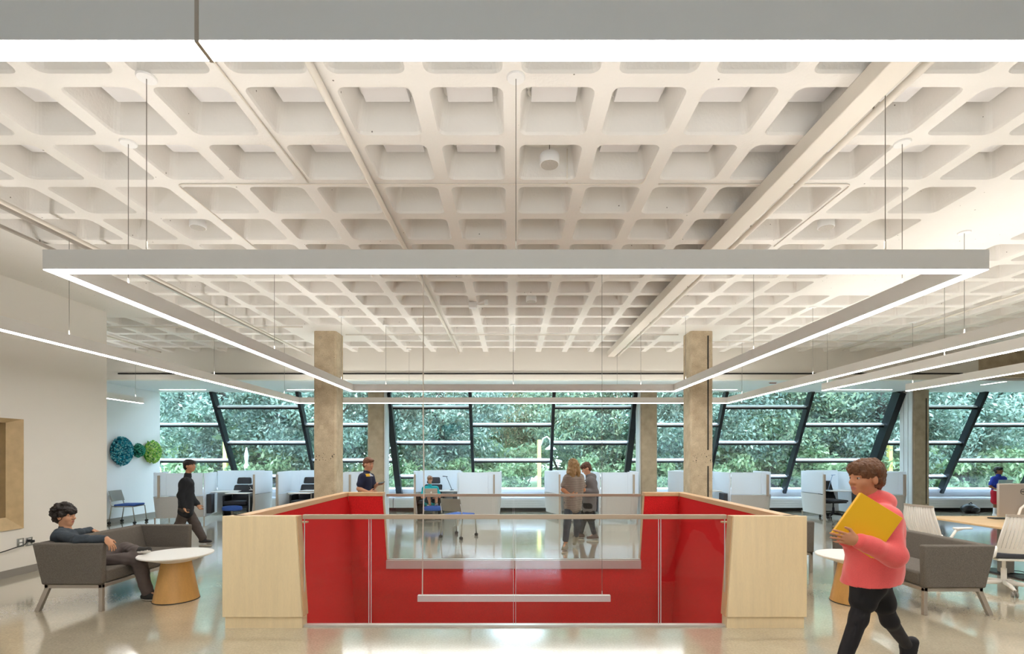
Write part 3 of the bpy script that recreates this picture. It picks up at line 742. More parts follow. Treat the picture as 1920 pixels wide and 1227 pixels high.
def pod(loc, rz, label, mirror=False, splay=.2, W=2.2, lamp=True):
    t = thing('work_pod', label, 'work pod', loc, rz, 'white screened work pods along the windows')
    fx = (lambda p: [(W-x, y) for x, y in p]) if mirror else (lambda p: p)
    sg = -1 if mirror else 1
    h = W/2; zf, zs, zt = .12, .645, 1.235
    side = [(0, 0), (-splay*.55, .5), (-splay*.95, .85)]+arc((-splay+.22, .88), .22, PI, PI/2, 6)[1:]
    back = [side[-1], (h-.03, 1.10)]
    front = [(h+.03, .0), (h+.3, -.03), (W-.32, -.03)]
    right = [(W-.32, -.03)]+arc((W-.22, .19), .22, -PI/2, 0, 6)+[(W, .6), (W-.02, 1.0)]
    div = [(h, -.02), (h, 1.12)]
    curtain(fx(side+[back[1]]), zf, zs, .035, -.05*sg).build('fabric_shell', M_SHELL, t)
    curtain(fx(front+right[1:]), zf, zs, .035, .05*sg).build('fabric_shell', M_SHELL, t)
    for p, dz in ((side, .0), (back, .012), (front, -.012), (right, .0)):
        curtain(fx(p), zs+.018, zt+dz, .028).build('privacy_screen', M_SCREEN, t, bevel=.008)
    curtain(fx(div), zf, zt-.02, .03).build('divider', M_SCREEN, t, bevel=.006)
    def P(x, y): return (W-x, y) if mirror else (x, y)
    for (x, y, z0, z1) in ((.0, -.03, .0, 1.17), (W-.17, -.07, .62, 1.17)):
        px, py = P(x, y); MB().box(px-.022, px+.022, py-.03, py+.03, z0, z1).build('post', M_TAUPE, t, bevel=.004)
    for (x, y) in ((.04, 1.0), (W-.06, .02), (W-.06, .98), (h, -.02)):
        px, py = P(x, y); MB().tube([(px, py, 0), (px, py, .14)], [.014, .02], 8).build('leg', M_TAUPE, t)
    a, b = P(h-.66, .42), P(h-.03, .98)
    MB().box(min(a[0], b[0]), max(a[0], b[0]), .40, .98, .695, .72).build('worksurface', M_TTOP, t, bevel=.01)
    a, b = P(h-.14, .1), P(h-.03, .40)
    MB().box(min(a[0], b[0]), max(a[0], b[0]), .06, .36, .2, .68).build('storage_box', M_DKGREY, t, bevel=.01)
    return t
def desk_lamp(x, y, z, ang, label, m, reach=.26, hgt=.34):
    t = thing('desk_lamp', label, 'desk lamp', (x, y, z))
    c, s = math.cos(ang), math.sin(ang)
    MB().lathe([(.055, 0), (.055, .012), (.02, .018)], n=20).build('base', m, t)
    MB().tube([(0, 0, .015), (c*reach, s*reach, hgt)], .008, 8).build('arm', m, t)
    MB().obox((c*(reach+.05), s*(reach+.05), hgt+.005), (.16, .05, .018), (c, s, .05), (-s, c, 0)).build('head', m, t, bevel=.006)
    return t
PY = 12.86
podA = pod((-8.75, 12.16, 0), math.radians(17), 'white screened work pod on the far left beyond the walking person in black', mirror=True, splay=.28, W=2.25)
podB = pod((-6.02, PY, 0), 0, 'white screened work pod behind the near left column', splay=.1, W=2.05)
podD = pod((-2.49, PY, 0), 0, 'white screened work pod with a child sitting in it', splay=.2)
podE = pod((1.22, PY, 0), 0, 'white screened work pod behind the walking pair', splay=.32, W=2.06)
podF = pod((4.50, PY, 0), 0, 'white screened work pod behind the near right column', splay=.2)
podG = pod((8.00, PY, 0), 0, 'white screened work pod behind the person in the coral hoodie', splay=.02)
M_LAMPG = mat('lamp_grey_blue', '#8fa3bb', .4, .4)
desk_lamp(-7.05, 13.55, .72, math.radians(150), 'white desk lamp in the far left work pod', M_WHITEP, .3, .33)
desk_lamp(-4.96, 13.6, .72, math.radians(170), 'desk lamp in the pod left of the near left column', M_LAMPG, .2, .42)
desk_lamp(-1.62, 13.5, .72, math.radians(140), 'dark desk lamp leaning beside the child with a laptop', M_DKGREY, .22, .36)
desk_lamp(8.52, 13.5, .72, math.radians(35), 'slim desk lamp in the pod behind the person in coral', M_LAMPG, .26, .40)
desk_lamp(5.2, 13.5, .72, math.radians(35), 'desk lamp hidden in the pod by the near right column', M_LAMPG, .2, .3)

def lounge_chair(loc, rz, label):
    """faces local -y; reclined work lounge with a headrest"""
    t = thing('lounge_chair', label, 'lounge chair', loc, rz, 'charcoal reclined lounge chairs in the pods')
    MB().box(-.27, .27, -.28, .26, .37, .47).build('seat', M_DKGREY, t, bevel=.035, seg=3)
    MB().hexa([(-.26, .18, .45), (.26, .18, .45), (.26, .28, .45), (-.26, .28, .45), (-.245, .36, .86), (.245, .36, .86), (.245, .44, .86), (-.245, .44, .86)]).build('backrest', M_DKGREY, t, bevel=.035, seg=3)
    MB().hexa([(-.19, .35, .885), (.19, .35, .885), (.19, .44, .885), (-.19, .44, .885), (-.17, .385, 1.06), (.17, .385, 1.06), (.17, .46, 1.06), (-.17, .46, 1.06)]).build('headrest', M_DKGREY, t, bevel=.035, seg=3)
    mb = MB(); mb.box(-.30, .30, -.24, .30, .30, .36); mb.box(-.32, -.27, -.2, .3, .08, .62); mb.box(.27, .32, -.2, .3, .08, .62)
    mb.build('base', M_BLACK, t, bevel=.02)
    MB().box(-.27, .27, -.25, .27, 0, .09).build('plinth', M_BLACK, t, bevel=.01)
    return t
lc = lounge_chair((-7.22, 13.22, 0), math.radians(8), 'charcoal lounge chair with headrest in the far left pod')
copy_tree(lc, (-5.56, 13.42, 0), 0, label='charcoal lounge chair with headrest in the pod by the near left column')
copy_tree(lc, (-2.20, 13.40, 0), math.radians(-6), label='charcoal lounge chair the child with the laptop sits in')
def tray(x, y, z, label, m=M_TTOP):
    t = thing('tray_table', label, 'tray table', (x, y, 0))
    MB().box(-.27, .27, -.17, .17, z, z+.022).build('top', m, t, bevel=.01)
    MB().tube([(.24, .05, z), (.24, .05, .02)], .018, 8).build('post', M_CHROME, t); MB().box(-.05, .27, -.15, .2, 0, .02).build('foot', M_CHROME, t, bevel=.005)
tray(-6.98, 12.80, .68, 'white swing tray in front of the far left lounge chair')
tray(-5.42, 12.88, .68, 'white swing tray in front of the lounge chair by the near left column')
def ottoman(x, y, label):
    t = thing('ottoman', label, 'ottoman', (x, y, 0), 0, 'blue topped footstools')
    MB().lathe([(.20, .27), (.235, .285), (.24, .34), (.22, .37), (.15, .385)], n=28, sy=.8).build('cushion', M_BLUE, t, smooth='angle')
    MB().lathe([(.19, .0), (.19, .015), (.03, .03), (.03, .26), (.15, .27)], n=24, sy=.8).build('base', M_GREYP, t, smooth='angle')
    return t
o1 = ottoman(-7.05, 12.62, 'blue footstool in front of the far left lounge chair')
copy_tree(o1, (-1.98, 12.62, 0), label='blue footstool under the feet of the child with the laptop')

# ------------------------------------------------------------------ task chairs
def task_chair(loc, rz, label, shell, cushion, base, ribs=True, arms=True, group=None):
    """faces local +x"""
    t = thing('task_chair', label, 'task chair', loc, rz, group)
    MB().box(-.23, .25, -.235, .235, .435, .49).build('seat', cushion, t, bevel=.025, seg=3)
    MB().box(-.22, .22, -.215, .215, .405, .434).build('seat_pan', shell, t, bevel=.012)
    # curved backrest shell: grid of ribs
    n, m_ = 14, 10
    def pt(u, w, off):         # u 0..1 across, w 0..1 up
        half = .215+.03*math.sin(PI*min(w*1.15, 1)); y = (u*2-1)*half
        x = -.235-.12*w-.02*math.sin(PI*w)*2+.07*(2*u-1)**2*(1-.4*w)-off
        return (x, y, .50+.47*w)
    mb = MB()
    def strip(u0, u1, w0, w1, th=.011):
        k = 8; v = []
        for i in range(k+1):
            w = w0+(w1-w0)*i/k
            v += [pt(u0, w, 0), pt(u1, w, 0), pt(u1, w, th), pt(u0, w, th)]
        f = [(0, 1, 2, 3), (4*k+3, 4*k+2, 4*k+1, 4*k)]
        for i in range(k):
            for q in range(4): f.append((4*i+q, 4*i+(q+1) % 4, 4*i+4+(q+1) % 4, 4*i+4+q))
        mb.add(v, f)
    if ribs:
        for i in range(n): strip((i+.06)/n, (i+.80)/n, .05, .95)
        for i in range(n): strip(i/n, (i+1)/n, .0, .12, .014)
        for a, b in ((0, .035), (.965, 1)): strip(a, b, 0, 1, .018)
    else:
        for i in range(n): strip(i/n, (i+1)/n, 0, .95)
    bk = mb.build('backrest', shell, t, smooth='angle')
    mb = MB()
    for i in range(n): strip(i/n, (i+1)/n, .94, 1.0, .020)
    mb.build('top_band', M_TAUPE if ribs else cushion, bk)
    mb = MB()
    for s in (-1, 1):
        mb.tube([(-.21, s*.225, .58), (-.20, s*.25, .46), (-.05, s*.24, .405), (.05, s*.12, .40)], [.014, .02, .022, .018], 8)
    mb.build('yoke', shell, t, smooth=True)
    if arms:
        for s in (-1, 1):
            a = MB().tube([(-.12, s*.265, .43), (-.13, s*.285, .55), (-.06, s*.29, .645), (.04, s*.29, .665)], [.016, .017, .017, .015], 8).build('armrest', shell, t, smooth=True)
            MB().box(-.08, .17, s*.29-.035, s*.29+.035, .66, .685).build('arm_pad', shell, a, bevel=.01)
    MB().lathe([(.028, .12), (.028, .28), (.018, .285), (.018, .405)], n=16).build('column', base, t)
    for k in range(5):
        a = 2*PI*k/5+.3; c, s = math.cos(a), math.sin(a)
        lg = MB().tube([(c*.03, s*.03, .115), (c*.18, s*.18, .105), (c*.30, s*.30, .078)], [.03, .024, .016], 8).build('leg', base, t, smooth=True)
        w = MB()
        for d in (-.02, .02): w.tube([(c*.30-s*(d-.009), s*.30+c*(d-.009), .029), (c*.30-s*(d+.009), s*.30+c*(d+.009), .029)], .029, 14)
        w.tube([(c*.3, s*.3, .03), (c*.3, s*.3, .08)], .008, 6)
        w.build('castor', M_GREYP if base is M_WHITEP else M_BLACK, lg)
    return t
wc = task_chair((5.98, 7.02, 0), math.radians(8), 'white ribbed task chair facing the end of the wooden desk', M_WHITEP, M_DKGREY, M_WHITEP, group='white task chairs at the wooden desk')
task_chair((5.99, 6.10, 0), math.radians(82), 'white ribbed task chair with its back turned at the right edge', M_WHITEP, M_DKGREY, M_WHITEP, arms=False, group='white task chairs at the wooden desk')
bc = task_chair((8.52, 13.28, 0), math.radians(-80), 'black task chair in the pod behind the person in coral', M_BLACK, M_DKGREY, M_BLACK, ribs=False, arms=False, group='black task chairs in the pods')
copy_tree(bc, (1.72, 13.25, 0), math.radians(-85), label='black task chair in the pod behind the walking pair')

# ------------------------------------------------------------------ desk with monitor on the right
dk = thing('desk', 'maple topped height adjustable desk at the right edge', 'desk', (7.35, 6.95, 0))
MB().box(-1.06, 1.1, -.62, .72, .70, .728).build('top', M_WOODT, dk, bevel=.004)
for x in (-.48, .62):
    lg = MB().box(x-.06, x+.06, -.05, .09, .02, .69).build('leg', M_GREYP, dk, bevel=.015)
    MB().box(x-.12, x+.16, -.32, .34, 0, .02).build('foot_plate', M_FOOTPL, lg, bevel=.004)
MB().box(-.5, .66, -.03, .06, .64, .70).build('crossbeam', M_GREYP, dk)
mn = thing('monitor', 'silver backed monitor on a white looped stand on the desk', 'monitor', (7.15, 7.05, .728))
MB().box(-.30, .30, -.0, .035, .06, .53).build('screen_back', M_MON, mn, bevel=.012)
MB().box(-.285, .285, .034, .038, .075, .515).build('screen', M_BLACK, mn)
a = MB().tube([(.02, -.06, .012), (-.085, -.06, .015), (-.08, -.06, .10), (-.05, -.06, .185), (.0, -.06, .225), (.06, -.06, .235), (.06, -.005, .24)], .016, 10).build('stand', M_WHITEP, mn, smooth=True)
MB().lathe([(.12, 0), (.12, .008), (.03, .012)], (0, -.06, 0), 28).build('stand_foot', M_WHITEP, mn)
lr = MB(); n = 28; v = []; f = []
for k in range(n):
    c, s = math.cos(2*PI*k/n), math.sin(2*PI*k/n)
    v += [(.045+c*.040, -.004, .415+s*.040), (.045+c*.034, -.004, .415+s*.034), (.045+c*.034, .002, .415+s*.034), (.045+c*.040, .002, .415+s*.040)]
for k in range(n):
    j = (k+1) % n
    for q in range(4): f.append((4*k+q, 4*k+(q+1) % 4, 4*j+(q+1) % 4, 4*j+q))
lr.add(v, f)
lr.build('round_logo', M_FOOTPL, mn)
def text(body, size, m, parent, loc, rot, name, ext=.002):
    cu = bpy.data.curves.new(name, 'FONT'); cu.body = body; cu.size = size; cu.align_x = 'CENTER'; cu.align_y = 'CENTER'; cu.extrude = ext
    o = bpy.data.objects.new(name, cu); C.objects.link(o)
    me = bpy.data.meshes.new_from_object(o.evaluated_get(bpy.context.evaluated_depsgraph_get())); bpy.data.objects.remove(o)
    me.materials.clear(); me.materials.append(m); o = bpy.data.objects.new(name, me); C.objects.link(o); o.location = loc; o.rotation_euler = rot
    if parent: o.parent = parent
    return o
text('DELL', .026, M_FOOTPL, mn, (.045, -.003, .415), (PI/2, 0, 0), 'logo_lettering')
def cable(pts, r, m, label, name='cable', cat='cable', group=None):
    return tag(MB().tube(pts, r, 6).build(name, m, smooth=True), label, cat, group)
r_ = random.Random(4); pts = [(6.95+.16*math.cos(k*.9)+.02*k, 6.9+.10*math.sin(k*.9)-.01*k, .03+.012*(k % 3)) for k in range(18)]
cable(pts, .006, M_BLACK, 'tangle of black cables on the foot of the wooden desk')
kb = MB(); kb.box(7.0, 7.25, 7.25, 7.38, .729, .745); tag(kb.build('desk_clutter_tray', M_BLACK, bevel=.004), 'dark device lying on the desk behind the monitor', 'device')
bp = thing('backpack', 'black backpack slumped on the floor by the boy in red shorts', 'backpack', (13.15, 14.40, 0), .2)
MB().ball((0, 0, .13), (.26, .15, .14), 18, 12).build('body', M_BLACK, bp, smooth=True); MB().ball((.05, -.11, .11), (.16, .09, .09), 14, 10).build('pocket', M_BLACK, bp, smooth=True)
MB().tube([(-.08, -.02, .25), (0, -.05, .31), (.08, -.02, .25)], .012, 6).build('strap', M_BLACK, bp)

# ------------------------------------------------------------------ wall: outlets, cord, felt balls
def outlet(y, z, label):
    t = thing('wall_outlet', label, 'outlet', (X1, y, z))
    MB().box(0, .008, -.05, .05, -.06, .06).build('plate', M_CHROME, t, bevel=.003)
    for dz in (-.024, .024): MB().box(.007, .012, -.02, .02, dz-.017, dz+.017).build('socket', M_TTOP, t, bevel=.003)
    return t
dO = lambda px: -6.83*F/(px-960)
outlet(dO(38), EYE-(1018-855)/F*dO(38), 'grey wall outlet with a plug low on the left wall')
outlet(dO(54), EYE-(1016-855)/F*dO(54), 'wall outlet with black plugs nearest the settee')
ya, yb = dO(38), dO(54); za = EYE-(1021-855)/F*ya
cable([(X1+.01, yb-.02, za+.03), (X1+.05, yb-.1, za), (X1+.045, ya, za-.01), (X1+.04, ya-.25, za-.05), (X1+.035, ya-.7, za-.10), (X1+.03, 4.9, za-.18)], .007, M_BLACK, 'dark power cord running along the left wall from the outlets', 'power_cord', 'cord')
pg = MB(); pg.box(X1+.01, X1+.05, yb-.03, yb+.0, za+.015, za+.05); pg.box(X1+.01, X1+.055, yb+.005, yb+.035, za+.0, za+.035)
tag(pg.build('plug', M_BLACK, bevel=.005), 'black plug adaptor in the outlet nearest the settee', 'plug')
def felt_ball(yc, zc, ry, rz, cols, label, seed, n):
    r_ = random.Random(seed); mb = MB()
    m = mat('felt_'+str(seed), cols[0], .95, island=cols, spec=.1)
    for i in range(n):
        a = r_.uniform(0, 2*PI); q = math.sqrt(r_.random()); u, w = q*math.cos(a), q*math.sin(a)
        hx = .13*math.sqrt(max(0, 1-q*q))+.03
        p = Vector((hx, u*ry, w*rz)); d = Vector((.5, u*.9+r_.uniform(-.5, .5), w*.9+r_.uniform(-.5, .5))).normalized()
        up = d.orthogonal().normalized(); up.rotate(Matrix.Rotation(r_.uniform(0, 2*PI), 3, d)); sd = d.cross(up)
        L_ = .055; w0 = .022
        v = [p-up*w0, p+sd*w0*.5, p+up*w0, p-sd*w0*.5]+[p+d*L_+(q_*1.35) for q_ in (-up*w0, sd*w0*.35, up*w0, -sd*w0*.35)]
        mb.hexa(v)
    mb2 = MB().ball((.02, 0, 0), (.13, ry*.97, rz*.97), 20, 14)
    t = thing('felt_ornament', label, 'wall art', (-9.866, yc, zc), 0, 'felt balls on the far left wall')
    mb.build('felt_tuft', m, t, recalc=False)['kind'] = 'stuff'
    o = mb2.build('core', mat('felt_core_%d' % seed, cols[0], .95), t, smooth=True)
    # keep the core off the wall
    for vv in o.data.vertices: vv.co.x = max(vv.co.x, -.005)
    return t
dW = lambda px: -9.87*F/(px-960)
zz = lambda py, px: EYE-(py-855)/F*dW(px)
felt_ball(dW(223), zz(846.5, 223), .315, .325, ['#0f4a5c', '#1b7d92', '#2f9db0', '#8fd0d4', '#15607a'], 'large teal felt ball on the far left wall', 21, 620)
felt_ball(dW(254), zz(845, 254), .135, .14, ['#0f5a50', '#2b8a72', '#6fc3a0', '#154f52'], 'small dark green felt ball between the two large ones', 22, 200)
felt_ball(dW(281), zz(848, 281), .27, .28, ['#4fa33a', '#a3d65c', '#d9ee8c', '#2f8a5a', '#e6f2a8'], 'lime green felt ball nearest the window', 23, 560)
# ------------------------------------------------------------------ people: implicit surfaces meshed with surface nets
def V(*a): return np.array(a[0] if len(a) == 1 else a, dtype=float)
def unit(v): v = V(v); return v/np.linalg.norm(v)
class Field:
    """smooth union of round cones and ellipsoids, in order"""
    def __init__(s): s.p = []; s.disp = None; s.cut = []
    def cone(s, a, b, ra, rb=None, k=.02, op='u'):
        s.p.append(('c', V(a), V(b), ra, ra if rb is None else rb, k, op)); return s
    def chain(s, pts, rs, k=.02):
        for i in range(len(pts)-1): s.cone(pts[i], pts[i+1], rs[i], rs[i+1], k)
        return s
    def ell(s, c, r, axes=None, k=.02, op='u'):
        s.p.append(('e', V(c), V(r), np.eye(3) if axes is None else np.array([unit(a) for a in axes]), k, op)); return s
    def plane(s, pt, n): s.cut.append((V(pt), unit(n))); return s      # keeps the side the normal points away from
    def bounds(s):
        lo = np.full(3, 1e9); hi = -lo
        for q in s.p:
            if q[-1] == 's': continue
            if q[0] == 'c':
                for c, r in ((q[1], q[3]), (q[2], q[4])): lo = np.minimum(lo, c-r); hi = np.maximum(hi, c+r)
            else:
                r = q[2].max(); lo = np.minimum(lo, q[1]-r); hi = np.maximum(hi, q[1]+r)
        return lo-.03, hi+.03
    def __call__(s, P, cull=True):
        d = np.full(len(P), 9.)
        for q in s.p:
            if q[0] == 'c':
                a, b, ra, rb, k, op = q[1:]; cen = (a+b)/2; R = np.linalg.norm(b-a)/2+max(ra, rb)
            else:
                a, r, ax, k, op = q[1:]; cen = a; R = r.max()
            if cull:
                idx = np.nonzero(((P-cen)**2).sum(1) < (R+.10)**2)[0]
                if len(idx) == 0: continue
                Q = P[idx]
            else: idx = slice(None); Q = P
            if q[0] == 'c':
                ab = b-a; t = np.clip(((Q-a)@ab)/max(ab@ab, 1e-12), 0, 1)
                e = np.linalg.norm(Q-a-t[:, None]*ab, axis=1)-(ra+(rb-ra)*t)
            else:
                L = (Q-a)@ax.T
                k0 = np.linalg.norm(L/r, axis=1); k1 = np.linalg.norm(L/(r*r), axis=1)
                e = np.where(k1 > 1e-9, k0*(k0-1)/np.maximum(k1, 1e-9), -r.min())
            o = d[idx]
            if op == 'u':
                h = np.maximum(k-np.abs(o-e), 0)/k; d[idx] = np.minimum(o, e)-h*h*k*.25
            else:
                e = -e; h = np.maximum(k-np.abs(o-e), 0)/k; d[idx] = np.maximum(o, e)+h*h*k*.25
        if s.disp is not None:
            near = np.abs(d) < .06
            if near.any(): d[near] += s.disp(P[near])
        for pt, n in s.cut: d = np.maximum(d, (P-pt)@n)
        return d
def mesh_field(f, h):
    lo, hi = f.bounds(); B = 6
    nb = np.ceil((hi-lo)/(h*B)).astype(int)+1; n = nb*B
    cx = [lo[i]+(np.arange(nb[i])+.5)*h*B for i in range(3)]
    G = np.stack(np.meshgrid(*cx, indexing='ij'), -1).reshape(-1, 3)
    v = f(G, cull=False).reshape(nb)
    Fd = np.repeat(np.repeat(np.repeat(np.where(v > 0, 1., -1.), B, 0), B, 1), B, 2).astype(np.float32)
    act = np.argwhere(np.abs(v) < h*(B+2)*.95+.012)
    loc = np.stack(np.meshgrid(*[np.arange(B)]*3, indexing='ij'), -1).reshape(-1, 3)
    I = (act[:, None, :]*B+loc[None]).reshape(-1, 3)
    for s0 in range(0, len(I), 400000):
        J = I[s0:s0+400000]
        Fd[J[:, 0], J[:, 1], J[:, 2]] = f(lo+J*h)
    S = Fd < 0
    c = np.zeros(tuple(n-1), np.int8)
    offs8 = [(i, j, k) for i in (0, 1) for j in (0, 1) for k in (0, 1)]
    for i, j, k in offs8: c += S[i:n[0]-1+i, j:n[1]-1+j, k:n[2]-1+k]
    cells = np.argwhere((c > 0) & (c < 8))
    vals = np.stack([Fd[cells[:, 0]+i, cells[:, 1]+j, cells[:, 2]+k] for i, j, k in offs8], 1)
    acc = np.zeros((len(cells), 3)); cnt = np.zeros(len(cells))
    for a in range(8):
        for b in range(a+1, 8):
            da = np.array(offs8[a]); db = np.array(offs8[b])
            if np.abs(da-db).sum() != 1: continue
            va, vb = vals[:, a], vals[:, b]; m = (va < 0) != (vb < 0)
            t = va[m]/(va[m]-vb[m]); acc[m] += da+t[:, None]*(db-da); cnt[m] += 1
    vert = lo+(cells+acc/cnt[:, None])*h
    idx = np.full(tuple(n-1), -1, np.int32); idx[cells[:, 0], cells[:, 1], cells[:, 2]] = np.arange(len(cells))
    faces = []
    for ax in range(3):
        u, w = (ax+1) % 3, (ax+2) % 3
        sl0 = [slice(1, n[i]-1) for i in range(3)]; sl0[ax] = slice(0, n[ax]-1)
        sl1 = list(sl0); sl1[ax] = slice(1, n[ax])
        A, Bq = S[tuple(sl0)], S[tuple(sl1)]
        e = np.argwhere(A != Bq)
        if not len(e): continue
        flip = A[e[:, 0], e[:, 1], e[:, 2]]
        base = e.copy(); base[:, u] += 1; base[:, w] += 1
        def at(du, dw):
            q = base.copy(); q[:, u] -= du; q[:, w] -= dw
            return idx[q[:, 0], q[:, 1], q[:, 2]]
        quad = np.stack([at(1, 1), at(0, 1), at(0, 0), at(1, 0)], 1)
        quad[~flip] = quad[~flip][:, ::-1]
        faces.append(quad)
    faces = np.concatenate(faces); faces = faces[(faces >= 0).all(1)]
    return vert, faces
def field_obj(name, f, h, mats, parent, picker=None, origin=(0, 0, 0)):
    v, q = mesh_field(f, h)
    me = bpy.data.meshes.new(name)
    me.vertices.add(len(v)); me.vertices.foreach_set('co', (v-V(origin)).astype(np.float32).ravel())
    me.loops.add(len(q)*4); me.loops.foreach_set('vertex_index', q.astype(np.int32).ravel())
    me.polygons.add(len(q)); me.polygons.foreach_set('loop_start', np.arange(0, len(q)*4, 4, dtype=np.int32))
    for m in (mats if isinstance(mats, (list, tuple)) else [mats]): me.materials.append(m)
    if picker is not None:
        me.polygons.foreach_set('material_index', picker(v[q].mean(1)).astype(np.int32))
    me.update(calc_edges=True); me.validate()
    me.polygons.foreach_set('use_smooth', [True]*len(me.polygons))
    o = bpy.data.objects.new(name, me); C.objects.link(o); o.parent = parent
    return o
def wrinkle(seed, amp, freq, axis=None):
    r = np.random.default_rng(seed); ks = r.normal(size=(7, 3))*freq; ph = r.uniform(0, 6.28, 7)
    ks2 = r.normal(size=(7, 3))*freq*2.4
    def g(P):
        o = np.zeros(len(P))
        for k, k2, p in zip(ks, ks2, ph): o += np.sin(P@k+p)+.45*np.sin(P@k2+2*p+1.2*np.sin(P@k))
        return amp*o/3
    return g
SKIN = {}
def skin(name, c): return mat('skin_'+name, c, .5, var=.12, vscale=9, spec=.3)
M_EYEW = mat('eye_white', '#b5aaa2', .35); M_IRIS = mat('eye_iris', '#2b1c14', .2); M_LIP = mat('lips', '#b06a5c', .45)
M_SOLE = mat('white_rubber_sole', '#dcd6cc', .6)
def head_frame(f, tilt_up):
    f = unit(f); u = V(tilt_up); u = unit(u-f*(u@f)); return f, u, np.cross(f, u)
def add_head(F_, c, f, u, s, chin=1.):
    r = np.cross(f, u); P = lambda a, b, z: V(c)+(r*a+f*b+u*z)*s; ax = (r, f, u)
    F_.ell(P(0, -.012, .03), V(.073, .094, .084)*s, ax, .02)
    F_.ell(P(0, .026, -.03), V(.060, .064, .082)*s, ax, .03*s)
    F_.ell(P(0, .052, -.088*chin), V(.033, .030, .026)*s, ax, .03*s)
    for q in (-1, 1):
        F_.ell(P(q*.034, .055, -.032), V(.024, .022, .024)*s, ax, .02*s)
        F_.cone(P(q*.012, .082, .024), P(q*.045, .070, .022), .010*s, .010*s, .014*s)
        F_.ell(P(q*.031, .098, .004), V(.016, .016, .010)*s, ax, .010*s, 's')
        F_.ell(P(q*.031, .073, .004), V(.0125, .0125, .0125)*s, ax, .002*s)
        F_.ell(P(q*.076, -.006, -.012), V(.009, .021, .031)*s, ax, .010*s)
    F_.cone(P(0, .086, .012), P(0, .106, -.026), .009*s, .0125*s, .012*s)
    for q in (-1, 1): F_.ell(P(q*.013, .094, -.030), V(.009, .011, .008)*s, ax, .008*s)
    F_.cone(P(-.018, .081, -.060), P(.018, .081, -.060), .0075*s, .0075*s, .008*s)
    F_.cone(P(-.015, .080, -.070), P(.015, .080, -.070), .0080*s, .0080*s, .007*s)
    F_.ell(P(0, .094, -.0650), V(.022, .012, .0022)*s, ax, .003*s, 's')
    def pick(X):
        m = np.zeros(len(X), int)
        for q in (-1, 1):
            d = np.linalg.norm(X-P(q*.031, .073, .004), axis=1); m[d < .0126*s] = 1
            d2 = np.linalg.norm(X-P(q*.031, .0865, .003), axis=1); m[(d2 < .0068*s)] = 2
            loc = (X-P(q*.030, .080, .0285))
            m[(np.abs(loc@r) < .020*s) & (np.abs(loc@u) < .0042*s) & (loc@f > -.012*s)] = 4
        loc = X-P(0, .083, -.065)
        m[((loc@r/(.022*s))**2+(loc@u/(.0125*s))**2 < 1) & (loc@f > -.004*s)] = 3
        return m
    return P, pick
def add_hand(F_, wr, d, n, thumb, s=1., curl=.5, spread=.12, tcurl=.4):
    """wr wrist, d direction to the knuckles, n palm normal, thumb: side the thumb is on"""
    d = unit(d); n = V(n); n = unit(n-d*(n@d)); t = V(thumb); t = unit(t-d*(t@d)-n*(t@n))
    wr = V(wr)
    F_.ell(wr+d*.047*s, V(.041, .052, .0155)*s, (t, d, n), .018)
    F_.cone(wr, wr+d*.03*s, .022*s, .022*s, .02)
    for i, (off, L, r) in enumerate(((.030, .072, .0088), (.0105, .080, .0090), (-.010, .075, .0086), (-.029, .058, .0076))):
        b = wr+d*(.086-.006*abs(off)/.03)*s+t*off*s
        a = math.asin(max(-1, min(1, off/.03*spread))); dd = d*math.cos(a)+t*math.sin(a)
        p = b; segs = (.45, .31, .24); ang = 0; cu = curl*(1+.18*i)
        for j, sg in enumerate(segs):
            ang += cu*(.55, .75, .5)[j]
            q = p+(dd*math.cos(ang)+n*math.sin(ang))*L*sg*s
            F_.cone(p, q, (r-.0006*j)*s, (r-.0006*(j+1))*s, .004)
            p = q
    b = wr+d*.028*s+t*.030*s; q = b+(d*.62+t*.70+n*.30*tcurl)*.043*s; F_.cone(b, q, .0125*s, .0100*s, .012)
    q2 = q+(d*.85+t*.25+n*.6*tcurl)*.032*s; F_.cone(q, q2, .0098*s, .0080*s, .004)
def foot_field(an, toe, s, up=(0, 0, 1)):
    an, toe = V(an), V(toe); d = unit(toe-an); up = V(up); f = Field()
    fd = unit(toe-an-up*((toe-an)@up)); heel = an-up*((an-toe)@up)*.9-fd*.045*s
    z = .040*s
    base = toe-up*0
    f.cone(heel+up*.005, heel+fd*.10*s, .040*s, .040*s, .03); f.cone(heel+fd*.10*s, base-fd*.02*s, .040*s, .034*s, .03)
    f.cone(an+up*.012*s, heel+fd*.06*s, .043*s, .040*s, .04)
    f.plane(heel-up*.034*s, -up)
    return f, heel, up
